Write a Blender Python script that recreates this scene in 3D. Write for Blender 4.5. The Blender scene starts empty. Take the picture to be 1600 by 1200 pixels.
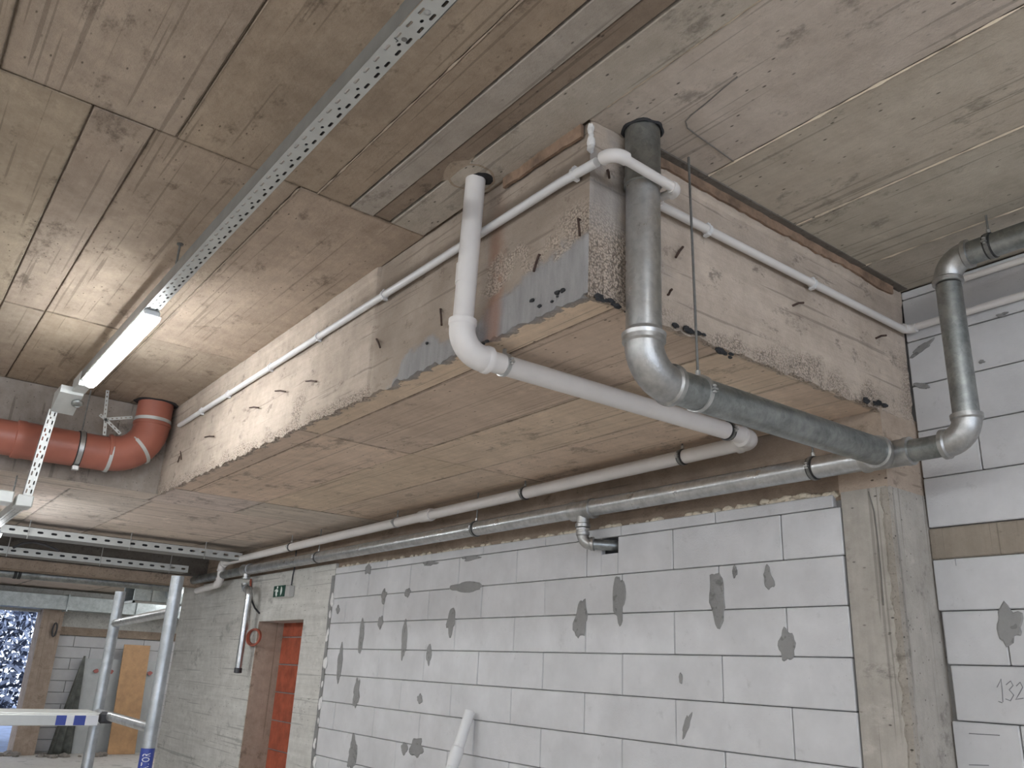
import bpy, bmesh, math, random
from mathutils import Vector, Matrix, noise
random.seed(7)
sc = bpy.context.scene
COL = sc.collection

# ------------------------------------------------------------------ camera, world, exposure
H = 1.75                       # height of the camera above the floor; builders below use heights relative to it
F = 1300.58                    # focal length in pixels of a 1600 x 1200 frame
M = ((0.79291339, -0.60763385, 0.04549125),
     (0.23335833, 0.23385123, -0.94385247),
     (0.56287853, 0.75900903, 0.32722019))   # rows: camera right, down, forward in world axes
cam_d = bpy.data.cameras.new('camera')
cam_d.sensor_width = 36.0
cam_d.lens = 36.0 * F / 1600.0
cam_d.clip_start = 0.05
cam = bpy.data.objects.new('camera', cam_d)
COL.objects.link(cam)
R3 = Matrix((M[0], [-v for v in M[1]], [-v for v in M[2]])).transposed()
cam.matrix_world = Matrix.Translation((0, 0, H)) @ R3.to_4x4()
sc.camera = cam
w = bpy.data.worlds.new('dusk_sky')
sc.world = w
w.use_nodes = True
w.node_tree.nodes['Background'].inputs[0].default_value = (0.72, 0.82, 1.0, 1)
w.node_tree.nodes['Background'].inputs[1].default_value = 1.6
vs = sc.view_settings
vs.view_transform = 'Standard'
vs.look = 'None'
vs.gamma = 1.0
vs.use_curve_mapping = False
vs.exposure = 1.08
sc.cycles.adaptive_threshold = 0.03
sc.cycles.max_bounces = 6
sc.cycles.diffuse_bounces = 3
sc.cycles.glossy_bounces = 2
LAMP = 25.0                    # emission of every luminaire diffuser

# ------------------------------------------------------------------ key measures (metres, heights relative to camera)
XA, YB, ZS, ZC, XW, XR, YE = 1.515, 1.685, 1.08, 1.69, 3.12, 3.39, 6.2
FL = -H

def ray(x, y):
    c = ((x - 800) / F, (y - 600) / F, 1.0)
    return Vector([sum(M[i][k] * c[i] for i in range(3)) for k in range(3)])
def at(x, y, ax, v):
    r = ray(x, y)
    return r * (v / r['XYZ'.index(ax)])

# ------------------------------------------------------------------ materials
MATS = {}
def new_mat(name):
    m = bpy.data.materials.new(name)
    m.use_nodes = True
    nt = m.node_tree
    b = nt.nodes['Principled BSDF']
    MATS[name] = m
    return m, nt, b
class NB:
    def __init__(s, nt):
        s.nt = nt
        s.pos = nt.nodes.new('ShaderNodeNewGeometry').outputs['Position']
    def lk(s, a, b): s.nt.links.new(a, b)
    def mapping(s, scale, rot=(0, 0, 0), src=None):
        n = s.nt.nodes.new('ShaderNodeMapping')
        n.inputs['Scale'].default_value = scale
        n.inputs['Rotation'].default_value = rot
        s.lk(src or s.pos, n.inputs['Vector'])
        return n.outputs[0]
    def noise(s, scale, detail=4, rough=.55, vec=None, dist=0):
        n = s.nt.nodes.new('ShaderNodeTexNoise')
        n.inputs['Scale'].default_value = scale
        n.inputs['Detail'].default_value = detail
        n.inputs['Roughness'].default_value = rough
        n.inputs['Distortion'].default_value = dist
        s.lk(vec or s.pos, n.inputs['Vector'])
        return n.outputs['Fac']
    def voro(s, scale, vec=None, out='Distance', rnd=1):
        n = s.nt.nodes.new('ShaderNodeTexVoronoi')
        n.inputs['Scale'].default_value = scale
        n.inputs['Randomness'].default_value = rnd
        s.lk(vec or s.pos, n.inputs['Vector'])
        return n.outputs[out]
    def ramp(s, f, stops):
        n = s.nt.nodes.new('ShaderNodeValToRGB')
        e = n.color_ramp.elements
        while len(e) < len(stops): e.new(.5)
        for q, (p, c) in zip(e, stops):
            q.position = p
            q.color = (c, c, c, 1) if isinstance(c, (int, float)) else (*c, 1)
        s.lk(f, n.inputs[0])
        return n.outputs[0]
    def mix(s, f, a, b, mode='MIX'):
        n = s.nt.nodes.new('ShaderNodeMix')
        n.data_type = 'RGBA'
        n.blend_type = mode
        for v, i in ((f, 0), (a, 6), (b, 7)):
            if hasattr(v, 'links'): s.lk(v, n.inputs[i])
            elif i == 0: n.inputs[0].default_value = v
            else: n.inputs[i].default_value = (*v, 1)
        return n.outputs[2]
    def math(s, op, a, b=0.0):
        n = s.nt.nodes.new('ShaderNodeMath')
        n.operation = op
        for v, i in ((a, 0), (b, 1)):
            if hasattr(v, 'links'): s.lk(v, n.inputs[i])
            else: n.inputs[i].default_value = v
        return n.outputs[0]
    def objrand(s): return s.nt.nodes.new('ShaderNodeObjectInfo').outputs['Random']
    def objcol(s): return s.nt.nodes.new('ShaderNodeObjectInfo').outputs['Color']
    def bump(s, h, strength, dist, bsdf):
        n = s.nt.nodes.new('ShaderNodeBump')
        n.inputs['Strength'].default_value = strength
        n.inputs['Distance'].default_value = dist
        s.lk(h, n.inputs['Height'])
        s.lk(n.outputs[0], bsdf.inputs['Normal'])

def concrete(name, light, dark, grain=(40, 3, 40), pit=.35, use_obj=True, rough=.85, stain=.6, edge=0.0, gmix=.22):
    m, nt, b = new_mat(name)
    n = NB(nt)
    big = n.ramp(n.noise(1.7, 3, .6), [(.34, 0), (.66, 1)])
    midn = n.noise(9, 6, .72)
    mid = n.ramp(midn, [(.36, 0), (.66, 1)])
    gr = n.noise(1, 4, .65, n.mapping(grain))
    f = n.mix(.55, big, mid)
    f = n.mix(gmix, f, n.ramp(gr, [(.3, 0), (.7, 1)]))
    c = n.mix(f, dark, light)
    # dirty brown-black marks with shapes of their own
    spn = n.noise(5.5, 6, .78, n.mapping((1, .55, 1)))
    sp = n.ramp(spn, [(.565, 0), (.66, 1)])
    c = n.mix(n.math('MULTIPLY', sp, stain), c, tuple(v * .5 for v in dark))
    pale = n.ramp(spn, [(.30, 1), (.40, 0)])
    c = n.mix(n.math('MULTIPLY', pale, .4), c, tuple(min(1, v * 1.25) for v in light))
    # pits and scuffs: small dark holes where the surface was porous
    vn = n.voro(24, n.mapping((1.3, .6, 1.3), (0, 0, .4)))
    pits = n.ramp(vn, [(.06, 1), (.13, 0)])
    sel = n.ramp(big, [(.25, 0), (.6, 1)])
    c = n.mix(n.math('MULTIPLY', n.math('MULTIPLY', pits, sel), pit * 1.6), c, tuple(v * .3 for v in dark))
    # thin board lines
    ln = n.ramp(n.noise(1, 1, .5, n.mapping(tuple(v * 1.3 if v > 10 else v * .35 for v in grain))), [(.655, 0), (.68, 1)])
    c = n.mix(n.math('MULTIPLY', ln, .4), c, tuple(v * .4 for v in dark))
    if edge:      # grime that seeped out along the formwork joints
        tc = nt.nodes.new('ShaderNodeTexCoord')
        sp3 = nt.nodes.new('ShaderNodeSeparateXYZ')
        n.lk(tc.outputs['Generated'], sp3.inputs[0])
        ex = n.math('ABSOLUTE', n.math('SUBTRACT', sp3.outputs[0], .5))
        ey = n.math('ABSOLUTE', n.math('SUBTRACT', sp3.outputs[1], .5))
        wob = n.math('SUBTRACT', midn, .5)
        mx = n.math('ADD', n.math('MULTIPLY', n.math('SUBTRACT', ex, .5), 9.0), wob)
        my = n.math('ADD', n.math('MULTIPLY', n.math('SUBTRACT', ey, .5), 26.0), wob)
        mm = n.ramp(n.math('ADD', n.math('MAXIMUM', mx, my), .5), [(.34, 0), (.62, 1)])
        c = n.mix(n.math('MULTIPLY', mm, edge), c, tuple(v * .42 for v in dark))
    if use_obj:
        c = n.mix(1.0, c, n.objcol(), 'MULTIPLY')
    n.lk(c, b.inputs['Base Color'])
    b.inputs['Roughness'].default_value = rough
    b.inputs['Specular IOR Level'].default_value = .25
    n.bump(n.noise(48, 4, .75), .8, .005, b)
    return m
concrete('slab', (.53, .43, .33), (.315, .245, .185), (45, 3, 45), .5, stain=.75, edge=.85)
concrete('slab_cool', (.66, .59, .505), (.42, .365, .30), (45, 3, 45), .6, stain=.65, edge=.6)
concrete('soffit', (.80, .635, .485), (.50, .385, .285), (55, 2.2, 55), .6, stain=.7, edge=.85, gmix=.35)
concrete('soffit_far', (.78, .675, .58), (.42, .35, .29), (2.0, 26, 45), .4, edge=.85, gmix=.5)
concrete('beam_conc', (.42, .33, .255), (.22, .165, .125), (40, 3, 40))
concrete('beam_light', (.56, .45, .36), (.32, .25, .19), (8, 8, 30), .7)
concrete('column_conc', (.50, .465, .415), (.31, .285, .25), (40, 40, 2), .6)
concrete('wall_conc', (.70, .685, .64), (.43, .415, .38), (30, 1.6, 30), .7, stain=.5, gmix=.4)
concrete('step_conc', (.40, .35, .305), (.22, .185, .155), (20, 20, 8), .5)
concrete('honeycomb_conc', (.44, .40, .35), (.22, .195, .165), (60, 60, 60), .9)
concrete('floor_conc', (.74, .71, .67), (.60, .57, .535), (6, 6, 6), .3)
concrete('jamb_conc', (.52, .41, .33), (.28, .215, .165), (30, 30, 2), .3)
concrete('dirty_conc', (.22, .195, .17), (.11, .095, .08), (30, 30, 30), .3)  # dark concrete of cores; paints shade on the far beam and groove strip
concrete('mortar', (.36, .355, .345), (.26, .255, .25), (20, 20, 20), .1)

def face_material():
    m, nt, b = new_mat('formed_face')
    n = NB(nt)
    at_ = nt.nodes.new('ShaderNodeAttribute')
    at_.attribute_name = 'marks'
    sep = nt.nodes.new('ShaderNodeSeparateColor')
    n.lk(at_.outputs['Color'], sep.inputs[0])
    hc, gy, rs = sep.outputs[0], sep.outputs[1], sep.outputs[2]
    big = n.ramp(n.noise(2.2, 3, .6), [(.33, 0), (.66, 1)])
    gr = n.noise(1, 4, .65, n.mapping((3, 3, 42)))
    gr2 = n.noise(1, 5, .7, n.mapping((9, 9, 9)))
    f = n.mix(.5, n.mix(.5, big, n.ramp(gr, [(.33, 0), (.68, 1)])), n.ramp(gr2, [(.35, 0), (.68, 1)]))
    c = n.mix(f, (.39, .32, .26), (.65, .55, .455))
    sp = n.ramp(n.noise(8, 6, .78, n.mapping((1, 1, 1.6))), [(.575, 0), (.66, 1)])
    c = n.mix(n.math('MULTIPLY', sp, .6), c, (.12, .095, .08))
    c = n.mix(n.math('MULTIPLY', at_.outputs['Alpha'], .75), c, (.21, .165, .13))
    lines = n.ramp(n.noise(1, 3, .55, n.mapping((1.1, 1.1, 38))), [(.63, 0), (.66, 1)])
    c = n.mix(n.math('MULTIPLY', lines, .45), c, (.15, .12, .10))
    # grey repair mortar with trowel strokes
    tr = n.noise(1, 4, .6, n.mapping((34, 34, 7)))
    gcol = n.mix(n.ramp(tr, [(.3, 0), (.7, 1)]), (.255, .245, .242), (.335, .322, .315))
    c = n.mix(gy, c, gcol)
    # rust streak
    c = n.mix(n.math('MULTIPLY', rs, .75), c, (.30, .155, .10))
    # honeycombed gravel
    v = n.voro(130)
    hcol = n.ramp(v, [(.10, (.60, .50, .41)), (.45, (.48, .395, .325)), (.72, (.24, .195, .16))])
    c = n.mix(hc, c, hcol)
    n.lk(c, b.inputs['Base Color'])
    b.inputs['Roughness'].default_value = .9
    b.inputs['Specular IOR Level'].default_value = .2
    h = n.math('MULTIPLY', n.noise(60, 4, .75), 1.0)
    h = n.math('SUBTRACT', h, n.math('MULTIPLY', n.math('MULTIPLY', v, hc), 2.2))
    n.bump(h, .7, .006, b)
face_material()

def block_material():
    m, nt, b = new_mat('aerated_block')
    n = NB(nt)
    f = n.ramp(n.noise(3.5, 4, .65), [(.32, 0), (.7, 1)])
    r = n.objrand()
    c = n.mix(f, (.55, .545, .548), (.665, .66, .665))
    c = n.mix(n.math('MULTIPLY', r, .22), c, (.50, .495, .49))
    sm = n.ramp(n.noise(9, 5, .75), [(.61, 0), (.72, 1)])
    c = n.mix(n.math('MULTIPLY', sm, .35), c, (.36, .355, .35))
    p = n.ramp(n.voro(55), [(.04, 1), (.09, 0)])
    sel = n.ramp(n.noise(6, 2), [(.56, 0), (.62, 1)])
    c = n.mix(n.math('MULTIPLY', n.math('MULTIPLY', p, sel), .7), c, (.16, .155, .15))
    n.lk(c, b.inputs['Base Color'])
    b.inputs['Roughness'].default_value = .9
    b.inputs['Specular IOR Level'].default_value = .2
    n.bump(n.noise(110, 2, .7), .35, .003, b)
block_material()

def plain(name, col, rough=.5, metal=0.0, var=.15, scale=12, bump=0.0, spec=.5):
    m, nt, b = new_mat(name)
    n = NB(nt)
    f = n.ramp(n.noise(scale, 3, .65), [(.3, 0), (.7, 1)])
    c = n.mix(f, tuple(v * (1 - var) for v in col), tuple(min(1, v * (1 + var)) for v in col))
    n.lk(c, b.inputs['Base Color'])
    b.inputs['Roughness'].default_value = rough
    b.inputs['Metallic'].default_value = metal
    b.inputs['Specular IOR Level'].default_value = spec
    if bump:
        n.bump(n.noise(scale * 5, 4, .7), bump, .003, b)
    return m
def galvanised(name, light, dark, rough):
    m, nt, b = new_mat(name)
    n = NB(nt)
    f = n.ramp(n.noise(9, 6, .7), [(.35, 0), (.68, 1)])
    sp = n.voro(60, out='Color')
    sep = nt.nodes.new('ShaderNodeSeparateColor')
    n.lk(sp, sep.inputs[0])
    c = n.mix(n.mix(.3, f, sep.outputs[0]), dark, light)
    st = n.ramp(n.noise(14, 7, .75), [(.62, 0), (.70, 1)])
    c = n.mix(n.math('MULTIPLY', st, .55), c, (.12, .115, .105))
    n.lk(c, b.inputs['Base Color'])
    b.inputs['Metallic'].default_value = .95
    rr = n.ramp(f, [(0, rough + .14), (1, rough - .04)])
    n.lk(rr, b.inputs['Roughness'])
    n.bump(n.noise(90, 4, .6), .12, .002, b)
galvanised('zinc', (.68, .69, .69), (.40, .41, .41), .29)
galvanised('zinc_dull', (.42, .435, .425), (.20, .215, .21), .36)
galvanised('post_zinc', (.50, .52, .53), (.34, .36, .37), .42)
galvanised('duct_sheet', (.62, .66, .66), (.40, .44, .44), .4)
plain('cast_zinc', (.44, .44, .43), .36, .9, .2, 25, .3)
plain('tray_steel', (.56, .57, .55), .5, .35, .08, 8)
plain('pvc', (.70, .665, .635), .38, 0, .05, 6)
plain('pvc_cool', (.72, .715, .71), .4, 0, .04, 6)
plain('tray_side_steel', (.26, .26, .245), .5, .5, .12, 8)  # darker copy of the tray steel, painting in the shade on the sides
plain('orange_pvc', (.36, .125, .085), .42, 0, .1, 5)
plain('black_rubber', (.025, .025, .025), .6, 0, .2)
plain('black_plastic', (.04, .04, .045), .5, 0, .2)
plain('clamp_steel', (.5, .5, .49), .35, .8, .15)
plain('rod_steel', (.22, .22, .21), .45, .7, .2, 40)
plain('rust', (.075, .045, .035), .8, .2, .35, 40)
plain('foam', (.66, .58, .46), .85, 0, .12, 30, .5)
plain('foam_white', (.72, .70, .68), .85, 0, .1, 30, .5)
plain('tar', (.025, .025, .027), .75, 0, .4, 40, .5)  # black of the crumbs, also painting the dark inside holes
plain('formwork_wood', (.235, .155, .105), .8, 0, .4, 14, .5)
plain('wood_board', (.50, .30, .155), .7, 0, .18, 6)
plain('sheet_plastic', (.50, .52, .52), .35, 0, .08, 5)
plain('bag_dark', (.12, .125, .11), .55, 0, .4, 8)
plain('red_print', (.45, .16, .14), .6, 0, .2)
plain('clay_brick', (.36, .085, .042), .8, 0, .3, 9, .3)
plain('red_conduit', (.38, .10, .06), .5, 0, .15)
plain('sign_green', (.012, .07, .045), .4, 0, .05)
plain('sign_white', (.8, .85, .8), .4, 0, .03)
plain('sign_box', (.50, .49, .47), .5, 0, .05)
plain('label_blue', (.035, .06, .30), .4, 0, .1)
plain('label_white', (.72, .73, .76), .45, 0, .05)
plain('luminaire_grey', (.6, .62, .64), .45, 0, .04)
plain('pencil', (.22, .22, .23), .8, 0, .2)
plain('dark_stain', (.17, .155, .14), .9, 0, .2, 20)
plain('leaf_frost', (.42, .47, .60), .7, 0, .3, 5)
plain('leaf_dark', (.035, .045, .075), .8, 0, .4, 5)
plain('ground_dark', (.10, .13, .20), .9, 0, .3, 4)
plain('rubble', (.28, .25, .22), .9, 0, .3, 12, .5)
m, nt, b = new_mat('led_diffuser')
b.inputs['Base Color'].default_value = (.9, .9, .9, 1)
b.inputs['Emission Color'].default_value = (.93, .97, 1.0, 1)
b.inputs['Emission Strength'].default_value = LAMP

# ------------------------------------------------------------------ object helpers
def tag(o, label=None, cat=None, group=None, kind=None):
    if label: o['label'] = label
    if cat: o['category'] = cat
    if group: o['group'] = group
    if kind: o['kind'] = kind
    return o
ORG = {}                        # object -> origin in builder coordinates
def link(o, origin, parent=None):
    COL.objects.link(o)
    ORG[o] = Vector(origin)
    if parent is None:
        o.location = Vector(origin) + Vector((0, 0, H))
    else:
        o.parent = parent
        o.location = Vector(origin) - ORG[parent]
    return o
def thing(name, base, label, cat, group=None):
    o = bpy.data.objects.new(name, None)
    o.empty_display_size = .1
    link(o, base)
    return tag(o, label, cat, group)
def obj(name, bm, mat, parent=None, smooth=False, color=None, solid=0):
    """turn a bmesh in builder coordinates into ONE mesh object with its origin at its own base"""
    bmesh.ops.recalc_face_normals(bm, faces=bm.faces)
    vs_ = [v.co for v in bm.verts]
    lo = [min(v[i] for v in vs_) for i in range(3)]
    hi = [max(v[i] for v in vs_) for i in range(3)]
    og = Vector(((lo[0] + hi[0]) / 2, (lo[1] + hi[1]) / 2, lo[2]))
    for v in bm.verts: v.co -= og
    me = bpy.data.meshes.new(name)
    bm.to_mesh(me)
    bm.free()
    if smooth:
        for p in me.polygons: p.use_smooth = True
        try: me.set_sharp_from_angle(angle=math.radians(40))
        except Exception: pass
    me.materials.append(MATS[mat])
    o = bpy.data.objects.new(name, me)
    link(o, og, parent)
    if color: o.color = (*color, 1)
    if solid:
        md = o.modifiers.new('thickness', 'SOLIDIFY')
        md.thickness = solid
        md.offset = 0
    return o
def structure(name, bm, mat, label=None, parent=None, **k):
    o = obj(name, bm, mat, parent, **k)
    if parent is None: o['kind'] = 'structure'
    if label: o['label'] = label
    return o
def box(bm, x0, x1, y0, y1, z0, z1):
    vs_ = [bm.verts.new(p) for p in ((x0, y0, z0), (x1, y0, z0), (x1, y1, z0), (x0, y1, z0), (x0, y0, z1), (x1, y0, z1), (x1, y1, z1), (x0, y1, z1))]
    for f in ((0, 1, 2, 3), (4, 5, 6, 7), (0, 1, 5, 4), (1, 2, 6, 5), (2, 3, 7, 6), (3, 0, 4, 7)):
        bm.faces.new([vs_[i] for i in f])
    return vs_
def mbox(*a):
    bm = bmesh.new()
    box(bm, *a)
    return bm
def bevbox(*a, bev=.004):
    bm = mbox(*a)
    bmesh.ops.bevel(bm, geom=bm.edges[:], offset=bev, segments=1, affect='EDGES')
    return bm
def frame(d):
    d = d.normalized()
    u = d.cross(Vector((0, 0, 1)))
    if u.length < .05: u = d.cross(Vector((0, 1, 0)))
    u.normalize()
    return d, u, d.cross(u)
def sweep(bm, pts, r, seg=20, caps=True):
    """tube through a list of points; r may be a list"""
    pts = [Vector(p) for p in pts]
    n = len(pts)
    rs = r if isinstance(r, (list, tuple)) else [r] * n
    rings = []
    u = None
    for i, p in enumerate(pts):
        d = (pts[min(i + 1, n - 1)] - pts[max(i - 1, 0)]).normalized()
        if u is None: _, u, _ = frame(d)
        u = (u - d * u.dot(d)).normalized()
        v = d.cross(u)
        rings.append([bm.verts.new(p + (u * math.cos(2 * math.pi * k / seg) + v * math.sin(2 * math.pi * k / seg)) * rs[i]) for k in range(seg)])
    for a, b in zip(rings, rings[1:]):
        for k in range(seg):
            bm.faces.new((a[k], a[(k + 1) % seg], b[(k + 1) % seg], b[k]))
    if caps:
        bm.faces.new(rings[0])
        bm.faces.new(rings[-1][::-1])
    return bm
def tube(pts, r, seg=20, caps=True): return sweep(bmesh.new(), pts, r, seg, caps)
def lathe(bm, p, d, prof, seg=24):
    """profile of (distance along d, radius) about the axis through p"""
    d, u, v = frame(Vector(d))
    p = Vector(p)
    rings = [[bm.verts.new(p + d * t + (u * math.cos(2 * math.pi * k / seg) + v * math.sin(2 * math.pi * k / seg)) * r) for k in range(seg)] for t, r in prof]
    for a, b in zip(rings, rings[1:]):
        for k in range(seg):
            bm.faces.new((a[k], a[(k + 1) % seg], b[(k + 1) % seg], b[k]))
    bm.faces.new(rings[0])
    bm.faces.new(rings[-1][::-1])
    return bm
def turned(p, d, prof, seg=24): return lathe(bmesh.new(), p, d, prof, seg)
def arc(corner, din, dout, rad, n=10):
    """points of a quarter bend: comes in along din, leaves along dout, tangent lengths rad"""
    c = Vector(corner)
    din, dout = Vector(din).normalized(), Vector(dout).normalized()
    ang = din.angle(dout)
    R = rad / math.tan((math.pi - ang) / 2) if ang < math.pi - .01 else rad
    a = c - din * rad
    ctr = a + (dout - din * dout.dot(din)).normalized() * R
    e0 = a - ctr
    out = []
    for i in range(n + 1):
        t = ang * i / n
        out.append(ctr + e0 * math.cos(t) + din * R * math.sin(t))
    return out
def bend(corner, din, dout, rad, r, seg=20, sock=0, lip=.006, lips=(1, 1)):
    bm = bmesh.new()
    pts = arc(corner, din, dout, rad)
    din, dout = Vector(din).normalized(), Vector(dout).normalized()
    sweep(bm, [pts[0] - din * sock] + pts + [pts[-1] + dout * sock], r, seg)
    if lip:
        if lips[0]: lathe(bm, pts[0] - din * (sock + .001), din, [(-.002, r), (0, r + lip), (.016, r + lip), (.022, r)], seg)
        if lips[1]: lathe(bm, pts[-1] + dout * (sock + .001), -dout, [(-.002, r), (0, r + lip), (.016, r + lip), (.022, r)], seg)
    return bm
def nz(x, y=0., z=0., s=1.): return noise.noise(Vector((x * s, y * s, z * s)))
def blob_prism(bm, ctr, ux, uy, nrm, rx, ry, t, n=22, amp=.35, seed=0):
    """thin smear with an irregular outline on a surface"""
    ctr, ux, uy, nrm = Vector(ctr), Vector(ux), Vector(uy), Vector(nrm)
    a, b = [], []
    for k in range(n):
        th = 2 * math.pi * k / n
        q = 1 + amp * 1.3 * nz(math.cos(th) * 1.3 + seed * 3.1, math.sin(th) * 1.3 + seed) + amp * .4 * nz(math.cos(th) * 4 + seed * 3.1, math.sin(th) * 4 + seed)
        p = ctr + ux * math.cos(th) * rx * q + uy * math.sin(th) * ry * q
        a.append(bm.verts.new(p))
        b.append(bm.verts.new(ctr + (p - ctr) * .88 + nrm * t))
    for k in range(n):
        bm.faces.new((a[k], a[(k + 1) % n], b[(k + 1) % n], b[k]))
    bm.faces.new(b)
    bm.faces.new(a[::-1])
def lumps(pts, smin, smax, flat=(1, 1, 1), seed=1):
    bm = bmesh.new()
    rnd = random.Random(seed)
    for p in pts:
        s = rnd.uniform(smin, smax)
        g = bmesh.ops.create_icosphere(bm, subdivisions=2, radius=s)
        o = rnd.random() * 50
        for v in g['verts']:
            q = 1 + .45 * nz(v.co.x / s + o, v.co.y / s, v.co.z / s, 1.3)
            v.co = Vector((v.co.x * q * flat[0], v.co.y * q * flat[1], v.co.z * q * flat[2])) + Vector(p)
    return bm
def text_bm(txt, size, origin, ux, uy, thick=.0012, align='CENTER'):
    cu = bpy.data.curves.new('lettering', 'FONT')
    cu.body = txt
    cu.size = size
    cu.align_x = align
    cu.align_y = 'CENTER'
    cu.extrude = thick
    cu.resolution_u = 2
    t = bpy.data.objects.new('lettering', cu)
    COL.objects.link(t)
    me = t.evaluated_get(bpy.context.evaluated_depsgraph_get()).to_mesh()
    bm = bmesh.new()
    bm.from_mesh(me)
    bpy.data.objects.remove(t)
    ux, uy = Vector(ux).normalized(), Vector(uy).normalized()
    nn = ux.cross(uy)
    for v in bm.verts:
        v.co = Vector(origin) + ux * v.co.x + uy * v.co.y + nn * v.co.z
    return bm
BOXM = {}
def piece(name, x0, x1, y0, y1, z0, z1, mat, parent, bev=.004, color=None):
    """a cheap bevelled box piece; alike pieces share their mesh"""
    dx, dy, dz = round(x1 - x0, 3), round(y1 - y0, 3), round(z1 - z0, 3)
    key = (dx, dy, dz, mat, bev)
    if key not in BOXM:
        bm = mbox(-dx / 2, dx / 2, -dy / 2, dy / 2, 0, dz)
        if bev: bmesh.ops.bevel(bm, geom=bm.edges[:], offset=bev, segments=1, affect='EDGES')
        bmesh.ops.recalc_face_normals(bm, faces=bm.faces)
        me = bpy.data.meshes.new(name)
        bm.to_mesh(me)
        bm.free()
        me.materials.append(MATS[mat])
        BOXM[key] = me
    o = bpy.data.objects.new(name, BOXM[key])
    link(o, ((x0 + x1) / 2, (y0 + y1) / 2, z0), parent)
    if color: o.color = (*color, 1)
    return o

# ================================================================== THE SETTING
structure('floor', mbox(-12, 9, -11, 18.3, FL - .2, FL), 'floor_conc', 'pale bare concrete floor')
# ---- main ceiling: backing slab with formwork panel imprints
ceil = structure('ceiling', mbox(-12, XR + .2, -11, YE + .3, ZC + .014, ZC + .3), 'slab', 'bare concrete ceiling with formwork panel imprints')
def ceil_panel(x0, x1, y0, y1, mat='slab', col=(1, 1, 1), drop=None, g=.003):
    d = random.uniform(-.003, .003) if drop is None else drop
    return piece('formwork_panel', x0 + g, x1 - g, y0 + g, y1 - g, round(ZC - d, 3), ZC + .03, mat, ceil, .003, col)
def tint():
    k = random.uniform(.9, 1.06)
    return (k * random.uniform(.98, 1.02), k, k * random.uniform(.97, 1.03))
xs = [-2.66, -2.14, -1.61, -1.08, -.56, -.035, .5, 1.03]
for (y0, y1) in ((-1.5, .6), (.6, 2.69)):
    for a, b_ in zip(xs, xs[1:]): ceil_panel(a, b_, y0, y1, 'slab', tint())
for (y0, y1) in ((-1.5, .25), (.25, 1.69)):
    for a, b_ in ((1.505, 2.035), (2.035, 2.55), (2.55, 3.04), (3.04, 3.39)): ceil_panel(a, b_, y0, y1, 'slab_cool', tint())
# narrow loose boards in front of the dropped slab, uneven in level and stained by cement milk
for a, b_, dr, c in ((1.03, 1.165, .003, (.88, .86, .84)), (1.165, 1.27, .007, (.76, .76, .78)), (1.27, 1.345, .001, (.66, .64, .64)), (1.345, 1.505, .006, (.86, .86, .86))):
    for y0, y1 in ((-1.5, .6), (.6, 2.69)):
        ceil_panel(a, b_, y0, y1, 'slab_cool' if dr > .005 else 'slab', c, dr)
xs = [-2.2, -1.68, -1.15, -.62, -.29, .235, .43, .96, 1.515]
for (y0, y1) in ((2.69, 4.75), (4.75, 6.2)):
    for a, b_ in zip(xs, xs[1:]): ceil_panel(a, b_, y0, y1, 'slab', tint())
piece('formwork_panel', XA + .003, 3.38, YB, 2.69, ZC - .001, ZC + .03, 'slab', ceil, .003)
def ridge(p0, p1, w_, h_, seed, mat='foam_white', parent=None, name='mortar_ridge', col=None):
    """ragged fin of cement that squeezed through a formwork joint"""
    bm = bmesh.new()
    p0, p1 = Vector(p0), Vector(p1)
    d = (p1 - p0)
    n = max(8, int(d.length / .02))
    side = d.normalized().cross(Vector((0, 0, 1)))
    rows = []
    for i in range(n + 1):
        p = p0 + d * i / n
        q = max(.12, .55 + .9 * nz(i * .31 + seed * 7, seed))
        rows.append([bm.verts.new(p + side * (-w_ * q)), bm.verts.new(p + Vector((0, 0, -h_ * q)) + side * w_ * .3 * nz(i * .7, seed)), bm.verts.new(p + side * w_ * q)])
    for a, b2 in zip(rows, rows[1:]):
        for k in range(2): bm.faces.new((a[k], a[k + 1], b2[k + 1], b2[k]))
        bm.faces.new((a[2], a[0], b2[0], b2[2]))
    bm.faces.new(rows[0]); bm.faces.new(rows[-1])
    return obj(name, bm, mat, parent, color=col)
for i, (x, y1) in enumerate(((2.035, 1.66), (2.55, 1.66), (3.04, 1.66), (1.505, 1.6))):
    ridge((x, -.4, ZC), (x, y1, ZC), .006, .007, i, 'slab_cool', ceil, col=(1.25, 1.2, 1.1))
ridge((1.03, .3, ZC), (1.03, 2.69, ZC), .005, .006, 9, 'slab', ceil)
ridge((.96, 2.7, ZC), (.96, 6.1, ZC), .004, .005, 11, 'slab', ceil)

obj('joint_line', tube([at(x, y, 'Z', ZC - .0015) for x, y in ((1152, 120), (1130, 138), (1105, 160), (1080, 180), (1071, 190), (1074, 200), (1090, 212), (1118, 232), (1146, 252))], .0022, 5), 'dark_stain', ceil)
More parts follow.
